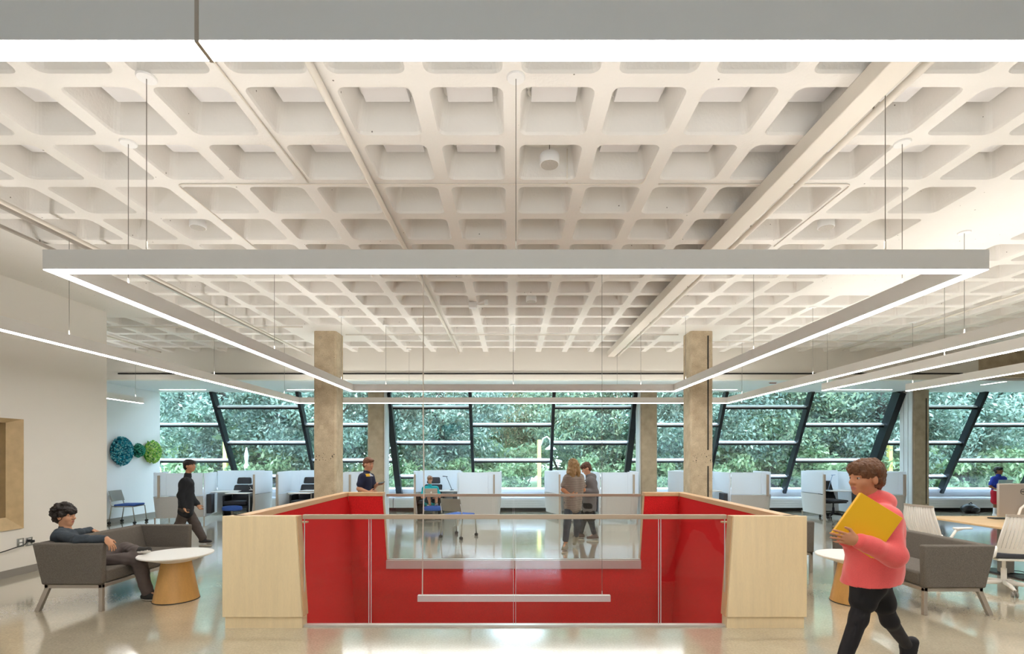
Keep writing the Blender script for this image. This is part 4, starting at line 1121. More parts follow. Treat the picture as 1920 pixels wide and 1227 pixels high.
def build_person(label, J, s=1., hair=None, skin_col='#c89474', tops=(), h=.006, hh=None, name='person', shoes=None, hands=None, face=(1, 0, 0), hup=(0, 0, 1), chin=1., eyebrow='#2a1c14', barefeet=False):
    """J: joints in world space. tops: list of (part name, Field, material or (mats, picker))"""
    base = V(J['root']); t = thing(name, label, 'person', tuple(base))
    f = Field()
    hip = (V(J['hipL'])+V(J['hipR']))/2; sh = (V(J['shL'])+V(J['shR']))/2
    # trunk
    f.cone(J['hipL'], J['hipR'], .088*s, .088*s, .03)
    for q in ('L', 'R'):
        a = hip*.25+V(J['hip'+q])*.75; b = sh*.45+V(J['sh'+q])*.55-(sh-hip)*.12
        f.cone(a, b, .085*s, .095*s, .06)
    f.cone(J['shL'], J['shR'], .050*s, .050*s, .05)
    nb = V(J['neck']); fd, u, r = head_frame(face, hup); hc = V(J['head'])
    f.cone(nb-(nb-hip)*.08, hc-u*.045*s-fd*.020*s, .054*s, .050*s, .03)
    for q in ('L', 'R'):
        f.chain([J['sh'+q], J['el'+q], J['wr'+q]], [.046*s, .037*s, .026*s], .03)
        f.chain([J['hip'+q], J['kn'+q], J['an'+q]], [.072*s, .049*s, .034*s], .03)
        kn, an = V(J['kn'+q]), V(J['an'+q])
        f.cone(an, an+(V(J['to'+q])-an)*.62, .030*s, .020*s, .03)
        if hands and q in hands: hd = hands[q]; add_hand(f, J['wr'+q], hd[0], hd[1], hd[2], s*.97, *hd[3:])
    P, pick = add_head(f, hc, fd, u, s, chin)
    sk = skin(skin_col, skin_col)
    field_obj('body', f, h, [sk, M_EYEW, M_IRIS, M_LIP, mat('brow_'+eyebrow, eyebrow, .8)], t, pick, base)
    if hair:
        hf, hm = hair(hc, fd, u, r, s, P)
        field_obj('hair', hf, hh or h, hm, t, None, base)
    for nm, fl_, m_ in tops:
        if isinstance(m_, tuple): field_obj(nm, fl_, h, m_[0], t, m_[1], base)
        else: field_obj(nm, fl_, h, m_, t, None, base)
    if shoes:
        for q in ('L', 'R'):
            up = J.get('up'+q, (0, 0, 1)); sf, heel, uu = foot_field(J['an'+q], J['to'+q], s, up)
            pk = (lambda hl, uv: (lambda X: ((X-hl)@uv < -.018*s).astype(int)))(heel, V(uu))
            field_obj('shoe', sf, h, [shoes, M_SOLE], t, pk, base)
    return t
def shirt(J, s, t=.018, sleeves=1., hem=.0, loose=.0, seed=1, amp=.004, freq=22., collar=True, hood=False, waist=1., skirt=None, cut=None):
    f = Field(); hip = (V(J['hipL'])+V(J['hipR']))/2; sh = (V(J['shL'])+V(J['shR']))/2; dn = unit(hip-sh)
    for q in ('L', 'R'):
        a = hip*.25+V(J['hip'+q])*.75+dn*hem; b = sh*.45+V(J['sh'+q])*.55-(sh-hip)*.12
        f.cone(a, b, (.088*waist)*s+t+loose, .096*s+t+loose*.6, .06)
    f.cone(J['shL'], J['shR'], .052*s+t, .052*s+t, .05)
    nb = V(J['neck'])
    if collar: f.cone(nb-(nb-hip)*.02, nb+(V(J['head'])-nb)*.12, .058*s+t*.5, .056*s+t*.3, .02)
    for q in ('L', 'R'):
        S_, E, W_ = V(J['sh'+q]), V(J['el'+q]), V(J['wr'+q])
        if sleeves >= 1: f.chain([S_, E, E+(W_-E)*.93], [.050*s+t, .038*s+t*.9+loose*.3, .028*s+t*.8+loose*.3], .03)
        else: f.cone(S_, S_+(E-S_)*sleeves, .050*s+t, .047*s+t+.006, .03)
    if hood:
        hb = nb-(nb-hip)*.02; bk = hood
        f.ell(hb+V(bk)*.075*s, V(.085, .075, .07)*s, None, .05)
    if skirt is not None: f.cone(*skirt, .08)
    f.disp = wrinkle(seed, amp, freq)
    if cut: f.plane(*cut)
    return f
def trousers(J, s, t=.014, length=.95, loose=0., seed=2, amp=.0035, freq=26., legs='LR', rise=.03):
    f = Field(); hip = (V(J['hipL'])+V(J['hipR']))/2; sh = (V(J['shL'])+V(J['shR']))/2; up = unit(sh-hip)
    f.cone(V(J['hipL'])+up*rise, V(J['hipR'])+up*rise, .086*s+t, .086*s+t, .03)
    f.cone(J['hipL'], J['hipR'], .088*s+t, .088*s+t, .03)
    for q in legs:
        H, K, A = V(J['hip'+q]), V(J['kn'+q]), V(J['an'+q])
        if length > .5:
            u = (length-.5)*2; e = K+(A-K)*u
            f.chain([H, K, e], [.074*s+t, .051*s+t+loose, (.051+(.035-.051)*u)*s+t+loose*.8], .03)
        else: f.cone(H, H+(K-H)*length*2, .076*s+t, .062*s+t+loose, .03)
    f.disp = wrinkle(seed, amp, freq)
    return f
def strands(hc, u, amp, freq, seed):
    w1 = wrinkle(seed, amp, freq); w2 = wrinkle(seed+9, amp*.6, freq*2.3)
    return lambda P: w1(P)+w2(P)
def hair_short(col, seed=1, vol=1., fringe=.0, amp=.004, freq=70., curly=0, back=0., name=None):
    def go(hc, f, u, r, s, P):
        F_ = Field(); ax = (r, f, u)
        F_.ell(P(0, -.020, .046), V(.083*vol, .100*vol, .082*vol)*s, ax, .02)
        F_.ell(P(0, -.055, -.02-back*.4), V(.070*vol, .060*vol, .070+back)*s, ax, .03)
        F_.ell(P(0, .062, .078-fringe*.3), V(.062*vol, .045, .030+fringe*.4)*s, ax, .025)
        F_.ell(P(0, .088, -.050-fringe*.0+.0), V(.066, .050, .086-fringe*.2)*s, ax, .012, 's')
        for q in (-1, 1): F_.ell(P(q*.085, .012, -.05), V(.022, .045, .045)*s, ax, .012, 's')
        if curly:
            rr = random.Random(seed)
            for _ in range(curly):
                a = rr.uniform(0, 2*PI); e = rr.uniform(-.35, 1.5); d = (r*math.cos(a)*math.cos(e)+f*math.sin(a)*math.cos(e)+u*math.sin(e))
                if d@f > .62 and d@u < .35: continue
                c = V(hc)+(u*.042-f*.02)*s+d*V(.088)*vol*s*1.02
                F_.ell(c, V(.017, .017, .017)*s*rr.uniform(.7, 1.25), None, .010)
        F_.disp = strands(hc, u, amp, freq, seed)
        m = mat('hair_'+col+str(seed), col, .55, var=.35, vscale=40, bump=.6, bscale=160)
        return F_, m
    return go
def hair_long(col, seed=1, to=None):
    def go(hc, f, u, r, s, P):
        F_ = Field(); ax = (r, f, u)
        F_.ell(P(0, -.018, .045), V(.086, .103, .085)*s, ax, .02)
        F_.ell(P(0, .075, .055), V(.070, .040, .045)*s, ax, .03)
        for q in (-1, 1): F_.chain([P(q*.07, .02, .0), P(q*.085, .03, -.12), P(q*.085, .05, -.26)], [.045*s, .045*s, .022*s], .04)
        F_.chain([P(0, -.06, 0), P(0, -.08, -.15), P(.02, -.08, -.32)], [.075*s, .075*s, .035*s], .04)
        F_.ell(P(0, .105, -.04), V(.045, .035, .085)*s, ax, .012, 's')
        F_.disp = strands(hc, u, .005, 60, seed)
        return F_, mat('hair_'+col+str(seed), col, .5, var=.3, vscale=30, stretch=(4, 4, .6), bump=.5, bscale=120)
    return go
def xz(px, py, d): return (px-960)*d/F, EYE-(py-855)*d/F
def at(px, py, d, y=0.): x, z = xz(px, py, d+y); return V(x, d+y, z)

# --- P1: walking person in the coral hoodie with a yellow binder
d = 3.3
J = dict(root=(2.30, d, 0), neck=at(1634, 940, d), head=at(1622, 897, d, -.0), shL=at(1660, 972, d, -.14), shR=at(1626, 966, d, .13),
         elL=at(1676, 1043, d, -.25), elR=at(1640, 1040, d, .22), wrL=at(1608, 1014, d, -.285), wrR=at(1582, 1010, d, -.02),
         hipL=at(1630, 1080, d, -.075), hipR=at(1636, 1080, d, .085), knL=at(1610, 1160, d, -.08), knR=at(1668, 1165, d, .12),
         anL=at(1585, 1255, d, -.08), anR=at(1702, 1213, d, .30))
J['anL'] = V(J['anL'][0]-.10, d-.08, .09); J['toL'] = J['anL']+V(-.15, -.01, -.045)
J['toR'] = J['anR']+V(-.02, .02, -.15); J['upR'] = unit(V(-.95, 0, .3))
cor = mat('coral_fleece', '#f2615f', .85, var=.10, vscale=5, fine=.05, fscale=200, sheen=.3)
hood = shirt(J, 1., .026, 1., .10, .010, 31, .005, 16, hood=(.95, .05, .1), waist=1.0, skirt=(at(1640, 1010, d, .0), at(1634, 1110, d, .0), .145, .172), cut=((2.3, 3.3, .822), (.12, 0, -1)))
hem = Field(); hp = (V(J['hipL'])+V(J['hipR']))/2
leg = trousers(J, 1., .000, 1.0, 0, 33, .001, 30, rise=-.03); shr = trousers(J, 1., .012, .30, .004, 34, .002, 22, rise=-.06)
build_person('person in a coral hoodie and black leggings walking past with a yellow binder', J, .98, hair_short('#6e4526', 3, 1.10, .05, .0045, 60, back=.0), '#c68a66',
             (('hoodie', hood, cor), ('shorts', shr, mat('black_cotton', '#141214', .9)), ('leggings', leg, mat('black_leggings', '#19161a', .8))), .006, .005,
             shoes=mat('black_shoe', '#17161a', .7), hands={'L': ((-1, .02, .18), (0, 1, 0), (0, .0, 1), .35), 'R': ((-.6, -.7, .2), (.4, -.6, -.2), (0, 0, 1), .5)}, face=(-1, -.12, -.03), eyebrow='#5a3a22')
bn = thing('binder', 'yellow binder held against the coral hoodie', 'binder', tuple(at(1625, 986, d, -.235)))
a = at(1672, 972, d); b = at(1613, 931, d); c = at(1577, 1000, d); ux = unit(a-b+V(0, -.05, 0)); uy = unit(b-c)
th = unit(np.cross(ux, uy))
for off, m_, nm in ((-.013, 'M', 'front_cover'), (.013, 'M', 'back_cover')):
    MB().obox(tuple(th*off), (.265, .30, .004), tuple(ux), tuple(uy)).build(nm, mat('binder_yellow', '#efb70f', .45), bn, bevel=.002)
MB().obox((0, 0, 0), (.25, .285, .021), tuple(ux), tuple(uy)).build('paper', M_TTOP, bn)
MB().obox(tuple(-ux*.133), (.006, .30, .03), tuple(ux), tuple(uy)).build('spine', mat('binder_yellow', '#efb70f', .45), bn, bevel=.002)

# --- P2: person lounging on the left settee
d = 5.62
J = dict(root=(-4.72, 5.62, .43), neck=at(122, 994, d, .02), head=at(122, 968, d, .02), shR=at(112, 1004, 5.48), shL=at(120, 1003, 5.78),
         elR=at(146, 1013, 5.345), wrR=at(199, 1011, 5.335), elL=at(146, 1001, 5.98), wrL=at(170, 995, 6.16),
         hipR=at(172, 1056, d, -.07), hipL=at(172, 1056, d, .09), knR=at(258, 1048, 5.68, .02), anR=at(277, 1111, 5.68, .02),
         knL=at(236, 1030, d, .40), anL=at(259, 1035, d, .10))
J['toR'] = J['anR']+V(.13, -.02, -.075); J['toL'] = J['anL']+V(.15, -.02, .03); J['upL'] = unit(V(.0, .55, .85)); J['upL'] = unit(V(-.15, .5, .85))
J['anR'][2] = .10; J['toR'][2] = .035
slate = mat('slate_knit', '#3b444d', .9, var=.15, vscale=12, fine=.12, fscale=260)
tee = shirt(J, .93, .014, 1., .02, .010, 41, .0045, 26)
trs = trousers(J, .93, .016, 1.0, .012, 42, .005, 24)
build_person('person in a slate long sleeved top lounging on the left settee with legs crossed', J, .96, hair_short('#221711', 5, 1.16, .035, .005, 55, curly=150), '#cf9a78',
             (('shirt', tee, slate), ('trousers', trs, mat('taupe_cotton', '#5d5350', .9, var=.12, vscale=8))), .005, .0045,
             shoes=mat('charcoal_shoe', '#2a2826', .8), hands={'R': ((.55, .12, -.80), (-.75, .2, -.4), (0, 1, .1), .35), 'L': ((.85, .35, -.22), (.1, -.15, -1), (.5, -1, 0), .3)},
             face=(1, .10, -.02), hup=(-.10, 0, 1))

# --- P3: walking person in black on the left
d = 9.28
J = dict(root=(-5.95, d, 0), neck=at(352, 893, d), head=at(356, 874, d), shR=at(348, 903, d, -.15), shL=at(352, 903, d, .15),
         elR=at(339, 930, d, -.19), elL=at(357, 930, d, .18), wrR=at(345, 952, d, -.17), wrL=at(371, 947, d, .14),
         hipR=at(347, 955, d, -.08), hipL=at(350, 955, d, .08), knR=at(337, 985, d, -.08), knL=at(366, 984, d, .08), anR=at(318, 1008, d, -.08), anL=at(381, 1014, d, .08))
J['anL'][2] = .09; J['toL'] = J['anL']+V(.15, 0, -.05); J['toR'] = J['anR']+V(.08, 0, -.13); J['upR'] = unit(V(.75, 0, .6))
build_person('person in a black long sleeved top walking behind the left settee', J, .94, hair_short('#1c1412', 7, 1.06, .02, .004, 60), '#c4906e',
             (('shirt', shirt(J, .94, .020, 1., .06, .018, 51, .004), mat('black_knit', '#1b1d22', .9)), ('trousers', trousers(J, .94, .020, .95, .018, 52), mat('dark_taupe', '#4b423e', .9))), .009, .007,
             shoes=mat('black_shoe', '#17161a', .7), hands={'R': ((.45, -.1, -.9), (1, .3, .3), (.6, -.2, .4), .6), 'L': ((.5, 0, -.8), (.5, -.4, .4), (.3, -.3, .6), .6)}, face=(1, -.05, 0))

# --- P4: person in navy behind the left far corner of the stair guard
d = 8.75
J = dict(root=(-2.54, d, 0), neck=at(687, 889, d), head=at(691, 871, d), shR=at(681, 895, d, -.15), shL=at(694, 895, d, .13),
         elR=at(673, 917, d, -.20), elL=at(700, 916, d, .12), wrR=at(692, 924, d, -.22), wrL=at(708, 908, d, -.05),
         hipR=at(683, 942, d, -.08), hipL=at(688, 942, d, .08), knR=at(683, 981, d, -.08), knL=at(692, 981, d, .08), anR=at(676, 1023, d, -.08), anL=at(697, 1023, d, .08))
J['anL'][2] = .09; J['anR'][2] = .09; J['toL'] = J['anL']+V(.15, -.03, -.05); J['toR'] = J['anR']+V(.15, -.03, -.05)
navy = mat('navy_cotton', '#1c2340', .85); pr_y = mat('print_yellow', '#e3b32a', .8); pr_w = mat('print_white', '#c9ccd6', .8)
def chest(X):
    m = np.zeros(len(X), int); z = EYE-(891-855)*d/F; f_ = unit(V(1, -1.1, 0)); rr = V(f_[1], -f_[0], 0)*-1
    c0 = V(J['neck'])*[1, 1, 0]; L = (X-c0)@unit(V(.74, .67, 0)); dep = (X-c0)@unit(V(.67, -.74, 0))
    band = (np.abs(X[:, 2]-z) < .024) & (dep > .04)
    m[band & (L > -.09) & (L < .015)] = 1; m[band & (L >= .015) & (L < .11)] = 2
    return m
build_person('person in a navy t-shirt with a yellow chest print looking down at a phone', J, .96, hair_short('#7a4a30', 9, 1.0, .0, .003, 60), '#d09a7c',
             (('shirt', shirt(J, .96, .016, .62, .05, .012, 61, .003), ([navy, pr_y, pr_w], chest)), ('trousers', trousers(J, .96, .018, .95, .012, 62), mat('navy_trouser', '#20243a', .9))), .008, .007,
             shoes=mat('charcoal_shoe', '#2a2826', .8), hands={'R': ((.9, -.2, .1), (.2, .8, -.3), (0, .2, 1), .5), 'L': ((.8, -.5, -.1), (0, .1, 1), (.2, -1, 0), .45)}, face=(.85, -.5, -.12), eyebrow='#5a3520')
ph = MB().obox(tuple(at(714, 906, d, -.11)), (.14, .07, .009), (.8, -.5, .12), (.3, .6, .25)); tag(ph.build('phone', M_BLACK, bevel=.002), 'black phone in the hand of the person in navy', 'phone')
gl = M_BLACK

# --- P5 / P6: the pair reading a paper
d = 8.85
J = dict(root=(1.02, d, 0), neck=at(1075, 890, d), head=at(1075, 873, d), shL=at(1064, 897, d, -.10), shR=at(1088, 896, d, .10),
         elL=at(1056, 919, d, -.12), elR=at(1094, 919, d, .16), wrL=at(1070, 930, d, -.19), wrR=at(1092, 915, d, .36),
         hipL=at(1068, 944, d, -.07), hipR=at(1080, 944, d, .07), knL=at(1063, 985, d, -.12), knR=at(1082, 983, d, .14), anL=at(1060, 1018, d, -.10), anR=at(1080, 1015, d, .34))
J['anL'][2] = .10; J['toL'] = J['anL']+V(-.06, -.13, -.065); J['anR'][2] = .14; J['toR'] = J['anR']+V(-.05, -.10, -.10); J['upR'] = unit(V(-.3, -.6, .8))
st_ = bpy.data.materials.new('striped_knit'); st_.use_nodes = True; nt = st_.node_tree
w_ = nt.nodes.new('ShaderNodeTexWave'); w_.bands_direction = 'Z'; w_.inputs['Scale'].default_value = 14; w_.inputs['Distortion'].default_value = .6
tc = nt.nodes.new('ShaderNodeTexCoord'); nt.links.new(tc.outputs['Object'], w_.inputs['Vector']); rp = nt.nodes.new('ShaderNodeValToRGB')
rp.color_ramp.elements[0].position = .4; rp.color_ramp.elements[0].color = srgb('#6b6058'); rp.color_ramp.elements[1].position = .6; rp.color_ramp.elements[1].color = srgb('#a89c90')
nt.links.new(w_.outputs['Fac'], rp.inputs['Fac']); nt.links.new(rp.outputs[0], nt.nodes['Principled BSDF'].inputs['Base Color']); nt.nodes['Principled BSDF'].inputs['Roughness'].default_value = .9
build_person('person with long blond hair in a striped top beside the grey hoodie', J, .95, hair_long('#b08c5c', 4), '#d2966f',
             (('shirt', shirt(J, .95, .018, .6, .06, .016, 71, .004), st_), ('trousers', trousers(J, .95, .010, .88, .004, 72), mat('slate_legging', '#3b4450', .85))), .009, .008,
             shoes=mat('striped_sandal', '#8a8474', .8), hands={'L': ((.8, .1, .1), (0, .7, .3), (0, -.1, 1), .5), 'R': ((.5, .8, .1), (0, .1, 1), (-.4, .3, .8), .5)}, face=(.45, .85, -.15), eyebrow='#8a6a44')
d = 9.9
J = dict(root=(1.45, d, 0), neck=at(1104, 894, d), head=at(1099, 879, d, -.02), shL=at(1108, 902, d, -.16), shR=at(1106, 902, d, .15),
         elL=at(1116, 924, d, -.20), elR=at(1108, 924, d, .18), wrL=at(1094, 922, d, -.20), wrR=at(1092, 915, d, .02),
         hipL=at(1104, 949, d, -.08), hipR=at(1106, 949, d, .08), knL=at(1108, 978, d, -.08), knR=at(1094, 976, d, .08), anL=at(1115, 1000, d, -.08), anR=at(1089, 1002, d, .08))
J['anL'][2] = .10; J['anR'][2] = .09; J['toL'] = J['anL']+V(-.15, -.01, -.06); J['toR'] = J['anR']+V(-.15, -.01, -.05)
build_person('person in a grey hoodie, shorts and leggings reading a paper', J, .95, hair_short('#5d3823', 13, 1.04, .03, .004, 60), '#d3a083',
             (('hoodie', shirt(J, .95, .028, 1., .04, .022, 81, .005, 19, hood=(.9, 0, .1)), mat('grey_fleece', '#6d6a6b', .9, var=.1)), ('shorts', trousers(J, .95, .034, .36, .014, 82), mat('black_cotton', '#141214', .9)),
              ('leggings', trousers(J, .95, .008, .94, .004, 83), mat('charcoal_legging', '#343a41', .85))), .009, .007,
             shoes=mat('brown_sneaker', '#5b4d48', .8), hands={'L': ((-.9, .2, .2), (0, .5, .9), (-.2, .1, 1), .5), 'R': ((-.7, -.6, .1), (0, 0, 1), (-.5, .3, .7), .5)}, face=(-.86, -.15, -.46), hup=(-.45, 0, .9), eyebrow='#4a2c1c')
pp = MB().obox(tuple(at(1089, 906, d, -.08)), (.21, .28, .003), (1, -.3, .55), (.2, 1, .25)); tag(pp.build('paper_sheet', M_TTOP), 'white sheet held between the two people standing together', 'paper')

# --- P7: child with laptop in the pod
d = 13.05
J = dict(root=(-2.14, 13.1, .47), neck=at(806, 911, d), head=at(806, 900, d, -.02), shR=at(796, 917, d), shL=at(818, 917, d),
         elR=at(792, 933, d, -.10), elL=at(824, 932, d, -.10), wrR=at(802, 934, d, -.30), wrL=at(818, 933, d, -.30),
         hipR=at(802, 940, d, .0), hipL=at(812, 940, d, .0), knR=at(804, 934, d, -.36), knL=at(818, 932, d, -.36), anR=at(807, 950, 12.75, -.02), anL=at(818, 947, 12.75, -.04))
J['toR'] = J['anR']+V(-.06, -.09, .05); J['toL'] = J['anL']+V(.04, -.09, .05); J['upR'] = unit(V(0, .6, .8)); J['upL'] = unit(V(0, .6, .8))
build_person('child in a teal top with a laptop, feet on a blue footstool', J, .80, hair_short('#9a6a48', 15, 1.05, .03, .004, 60), '#d9a283',
             (('shirt', shirt(J, .80, .020, .75, .05, .02, 91, .004), mat('teal_cotton', '#18a3ad', .85)), ('shorts', trousers(J, .80, .020, .40, .01, 92), mat('dark_teal_print', '#1e4256', .9, var=.4, vscale=30))), .009, .008,
             shoes=mat('tan_sneaker', '#7b6f4e', .8), hands={'R': ((.5, -.7, 0), (.2, 0, -1), (1, .2, 0), .5), 'L': ((-.5, -.7, 0), (-.2, 0, -1), (-1, .2, 0), .5)}, face=(.08, -.95, -.3), hup=(0, -.3, .95), eyebrow='#7a5236')
lp = thing('laptop', 'silver laptop on the knees of the child in teal', 'laptop', tuple(at(810, 932, 12.66)))
MB().box(-.155, .155, -.11, .11, .0, .014).build('keyboard_deck', M_MON, lp, bevel=.004)
lid = MB().hexa([(-.155, -.11, .012), (.155, -.11, .012), (.155, -.104, .014), (-.155, -.104, .014), (-.155, -.15, .215), (.155, -.15, .215), (.155, -.144, .217), (-.155, -.144, .217)]).build('lid', M_MON, lp)
ap = MB().ball((0, -.136, .115), (.019, .004, .021), 14, 8).build('round_logo', M_TTOP, lid)
MB().ball((.007, -.139, .142), (.006, .003, .010), 8, 6).build('logo_leaf', M_TTOP, ap)

# --- P8: boy in red shorts by the far right windows
d = 13.5
J = dict(root=(13.1, d, 0), neck=at(1872, 893, d), head=at(1873, 883, d), shR=at(1864, 898, d, .03), shL=at(1882, 898, d, -.02),
         elR=at(1857, 913, d, -.03), elL=at(1886, 913, d, -.06), wrR=at(1868, 918, d, -.16), wrL=at(1878, 916, d, -.17),
         hipR=at(1867, 925, d), hipL=at(1876, 925, d), knR=at(1866, 944, d), knL=at(1877, 944, d), anR=at(1865, 962, d), anL=at(1878, 962, d, .12))
J['anR'][2] = .08; J['anL'][2] = .08; J['toR'] = J['anR']+V(-.03, -.13, -.045); J['toL'] = J['anL']+V(.06, -.12, -.045)
build_person('boy in a blue t-shirt and red shorts holding a sheet by the far right windows', J, .82, hair_short('#1d1512', 17, 1.06, .02, .004, 60), '#8a5a40',
             (('shirt', shirt(J, .82, .016, .7, .05, .014, 95, .003), mat('royal_blue_cotton', '#24399c', .85)), ('shorts', trousers(J, .82, .030, .40, .014, 96), mat('red_cotton', '#b8142c', .85)),
              ('sock', Field().cone(V(J['knR'])*.55+V(J['anR'])*.45, J['anR'], .036, .034), mat('white_sock', '#d9dade', .9)),
              ('sock', Field().cone(V(J['knL'])*.55+V(J['anL'])*.45, J['anL'], .036, .034), mat('white_sock', '#d9dade', .9))), .009, .008,
             shoes=mat('pale_sneaker', '#cfcac6', .8), hands={'R': ((.8, -.5, .1), (.2, .1, 1), (0, -1, .3), .4), 'L': ((-.4, -.9, .1), (0, 0, 1), (-.5, 0, .5), .4)}, face=(.35, -.92, .02))
bs = MB().obox(tuple(at(1884, 909, d, -.20)), (.42, .012, .26), (1, .1, 0), (-.1, 1, .25)); tag(bs.build('drawing_board', mat('pale_blue_sheet', '#9fc4cf', .7, var=.35, vscale=6, col2='#cfe0e0'), bevel=.003), 'pale blue sheet held by the boy in red shorts', 'sheet')
b2 = MB().obox(tuple(at(1872, 920, d, -.20)), (.16, .13, .02), (1, .2, .1), (0, 1, .2)); tag(b2.build('notebook', M_TTOP, bevel=.002), 'white notebook held under the pale blue sheet', 'notebook')
# ------------------------------------------------------------------ outdoors
GZ = -.25
struct(MB().box(-60, 60, 15.55, 80, GZ-.2, GZ), 'ground', M_LAWN, 'green lawn outside the windows', 'ground')
pv = MB(); pv.box(-60, 60, 19.0, 20.6, GZ, GZ+.03); pv.box(-60, 60, 33, 37, GZ, GZ+.03)
tag(MB().box(-60, 60, 18.6, 20.4, GZ, GZ+.03).build('path', M_PAVE), 'pale paved path outside the windows', 'path', kind='structure')
tag(MB().box(-60, 60, 40, 46, GZ, GZ+.03).build('road', M_PAVE), 'pale road beyond the lawn', 'road', kind='structure')
struct(MB().box(XL, XR, 15.51, 15.6, GZ, .5), 'wall_front_plinth', M_CONCD, 'low outer wall under the glazing', 'wall')
def leaf_mesh(name, seed, rad, n_cl, per, size, m, shell=.45):
    r = np.random.default_rng(seed)
    d = r.normal(size=(n_cl, 3)); d /= np.linalg.norm(d, axis=1)[:, None]
    q = (shell+(1-shell)*r.random(n_cl)**.6)[:, None]
    cen = d*q*np.array(rad)
    P = np.repeat(cen, per, 0)+r.normal(size=(n_cl*per, 3))*np.array([.25, .25, .18])*np.mean(rad)/2.2
    N_ = len(P); a = r.normal(size=(N_, 3)); a /= np.linalg.norm(a, axis=1)[:, None]; a[:, 2] -= .25
    b = np.cross(a, r.normal(size=(N_, 3))); b /= np.linalg.norm(b, axis=1)[:, None]
    s = size*(.6+.8*r.random(N_))[:, None]
    v = np.stack([P-a*s, P+b*s*.45+a*s*.1, P+a*s, P-b*s*.45+a*s*.1], 1).reshape(-1, 3)
    me = bpy.data.meshes.new(name); f = np.arange(N_*4).reshape(-1, 4)
    me.vertices.add(len(v)); me.vertices.foreach_set('co', v.astype(np.float32).ravel())
    me.loops.add(N_*4); me.loops.foreach_set('vertex_index', f.astype(np.int32).ravel())
    me.polygons.add(N_); me.polygons.foreach_set('loop_start', np.arange(0, N_*4, 4, dtype=np.int32))
    me.materials.append(m); me.update(calc_edges=True)
    o = bpy.data.objects.new(name, me); C.objects.link(o); return o
def tree(label, x, y, h, kind, seed, spread=1., group='trees outside the windows'):
    t = thing('tree', label, 'tree', (x, y, GZ), random.Random(seed).uniform(0, 6), group)
    r_ = random.Random(seed)
    tr = MB().tube([(0, 0, 0), (.05, 0, h*.25), (-.08, .05, h*.5), (.05, 0, h*.8)], [.26, .2, .15, .06], 9)
    tr.build('trunk', M_BARK, t, smooth=True)
    for i in range(4):
        a = r_.uniform(0, 6.28); z0 = h*r_.uniform(.3, .5)
        MB().tube([(0, 0, z0), (math.cos(a)*h*.12, math.sin(a)*h*.12, z0+h*.12), (math.cos(a)*h*.25, math.sin(a)*h*.25, z0+h*.2)], [.1, .07, .03], 6).build('branch', M_BARK, t, smooth=True)
    cr = leaf_mesh('crown', seed, (h*.34*spread, h*.34*spread, h*.44), 130, 290, .085, M_LEAF[kind]); cr.parent = t; cr.location = (0, 0, h*.56)
    return t
protos = [tree('blue green tree outside behind the lone castor chair', -3.4, 24.0, 9.0, 0, 1), tree('mid green tree outside, seen over the walking pair', 3.6, 24.6, 8.6, 1, 2), tree('yellowing tree far outside the middle windows', .4, 33.0, 8.0, 2, 3)]
spots = [(-8.3, 22.2, 1.0, 0, 'blue green tree outside between the near left column and the felt balls'), (-13.2, 22.8, 1.02, 0, 'dense tree outside the far left window'),
         (-17.5, 25.5, 1.1, 1, 'tree at the far left edge of the view'), (8.2, 22.4, 1.0, 0, 'tree outside right of the near right column'),
         (12.2, 23.6, 1.08, 1, 'tree outside above the person in coral'), (16.6, 22.6, 1.0, 0, 'blue green tree outside right of the far right column'),
         (21.0, 23.4, 1.05, 0, 'tree outside behind the boy in red shorts'), (26, 25, 1.1, 1, 'tree outside at the far right edge of the view'),
         (-6.0, 29.0, 1.2, 1, 'taller tree in the second row behind the near left column'), (-11, 31, 1.25, 0, 'taller tree in the second row on the left'),
         (6.6, 29.5, 1.2, 0, 'taller tree in the second row behind the near right column'), (11, 31, 1.25, 1, 'taller tree in the second row on the right'),
         (17, 30, 1.25, 0, 'taller tree in the second row on the far right'), (-17, 33, 1.3, 0, 'taller tree in the second row on the far left'),
         (23, 32, 1.3, 1, 'taller tree in the second row beyond the boy'), (-1.6, 36.0, 1.0, 1, 'distant tree seen through the middle window left part'),
         (4.0, 37.0, 1.1, 2, 'distant yellowing tree seen through the window behind the pair'), (30, 30, 1.3, 0, 'tree beyond the right edge, second row')]
for (x, y, sc, k, lab) in spots:
    o = copy_tree(protos[k], (x, y, GZ), random.uniform(0, 6), label=lab); o.scale = (sc*1.05, sc, sc)
sh0 = thing('shrub', 'leafy shrub low outside the middle window', 'shrub', (.6, 23.0, GZ), 0, 'shrubs outside the windows')
c0 = leaf_mesh('foliage', 77, (1.5, .9, .85), 42, 110, .085, mat('leaf_bright', rgb(110, 150, 82), .6, island=[rgb(98, 130, 100), rgb(128, 160, 118), rgb(162, 184, 140), rgb(188, 200, 164)], trans=.3), .3); c0.parent = sh0; c0.location = (0, 0, .8)
MB().tube([(0, 0, 0), (.1, 0, .5), (.3, .1, 1.0)], [.05, .04, .02], 6).build('stem', M_BARK, sh0)
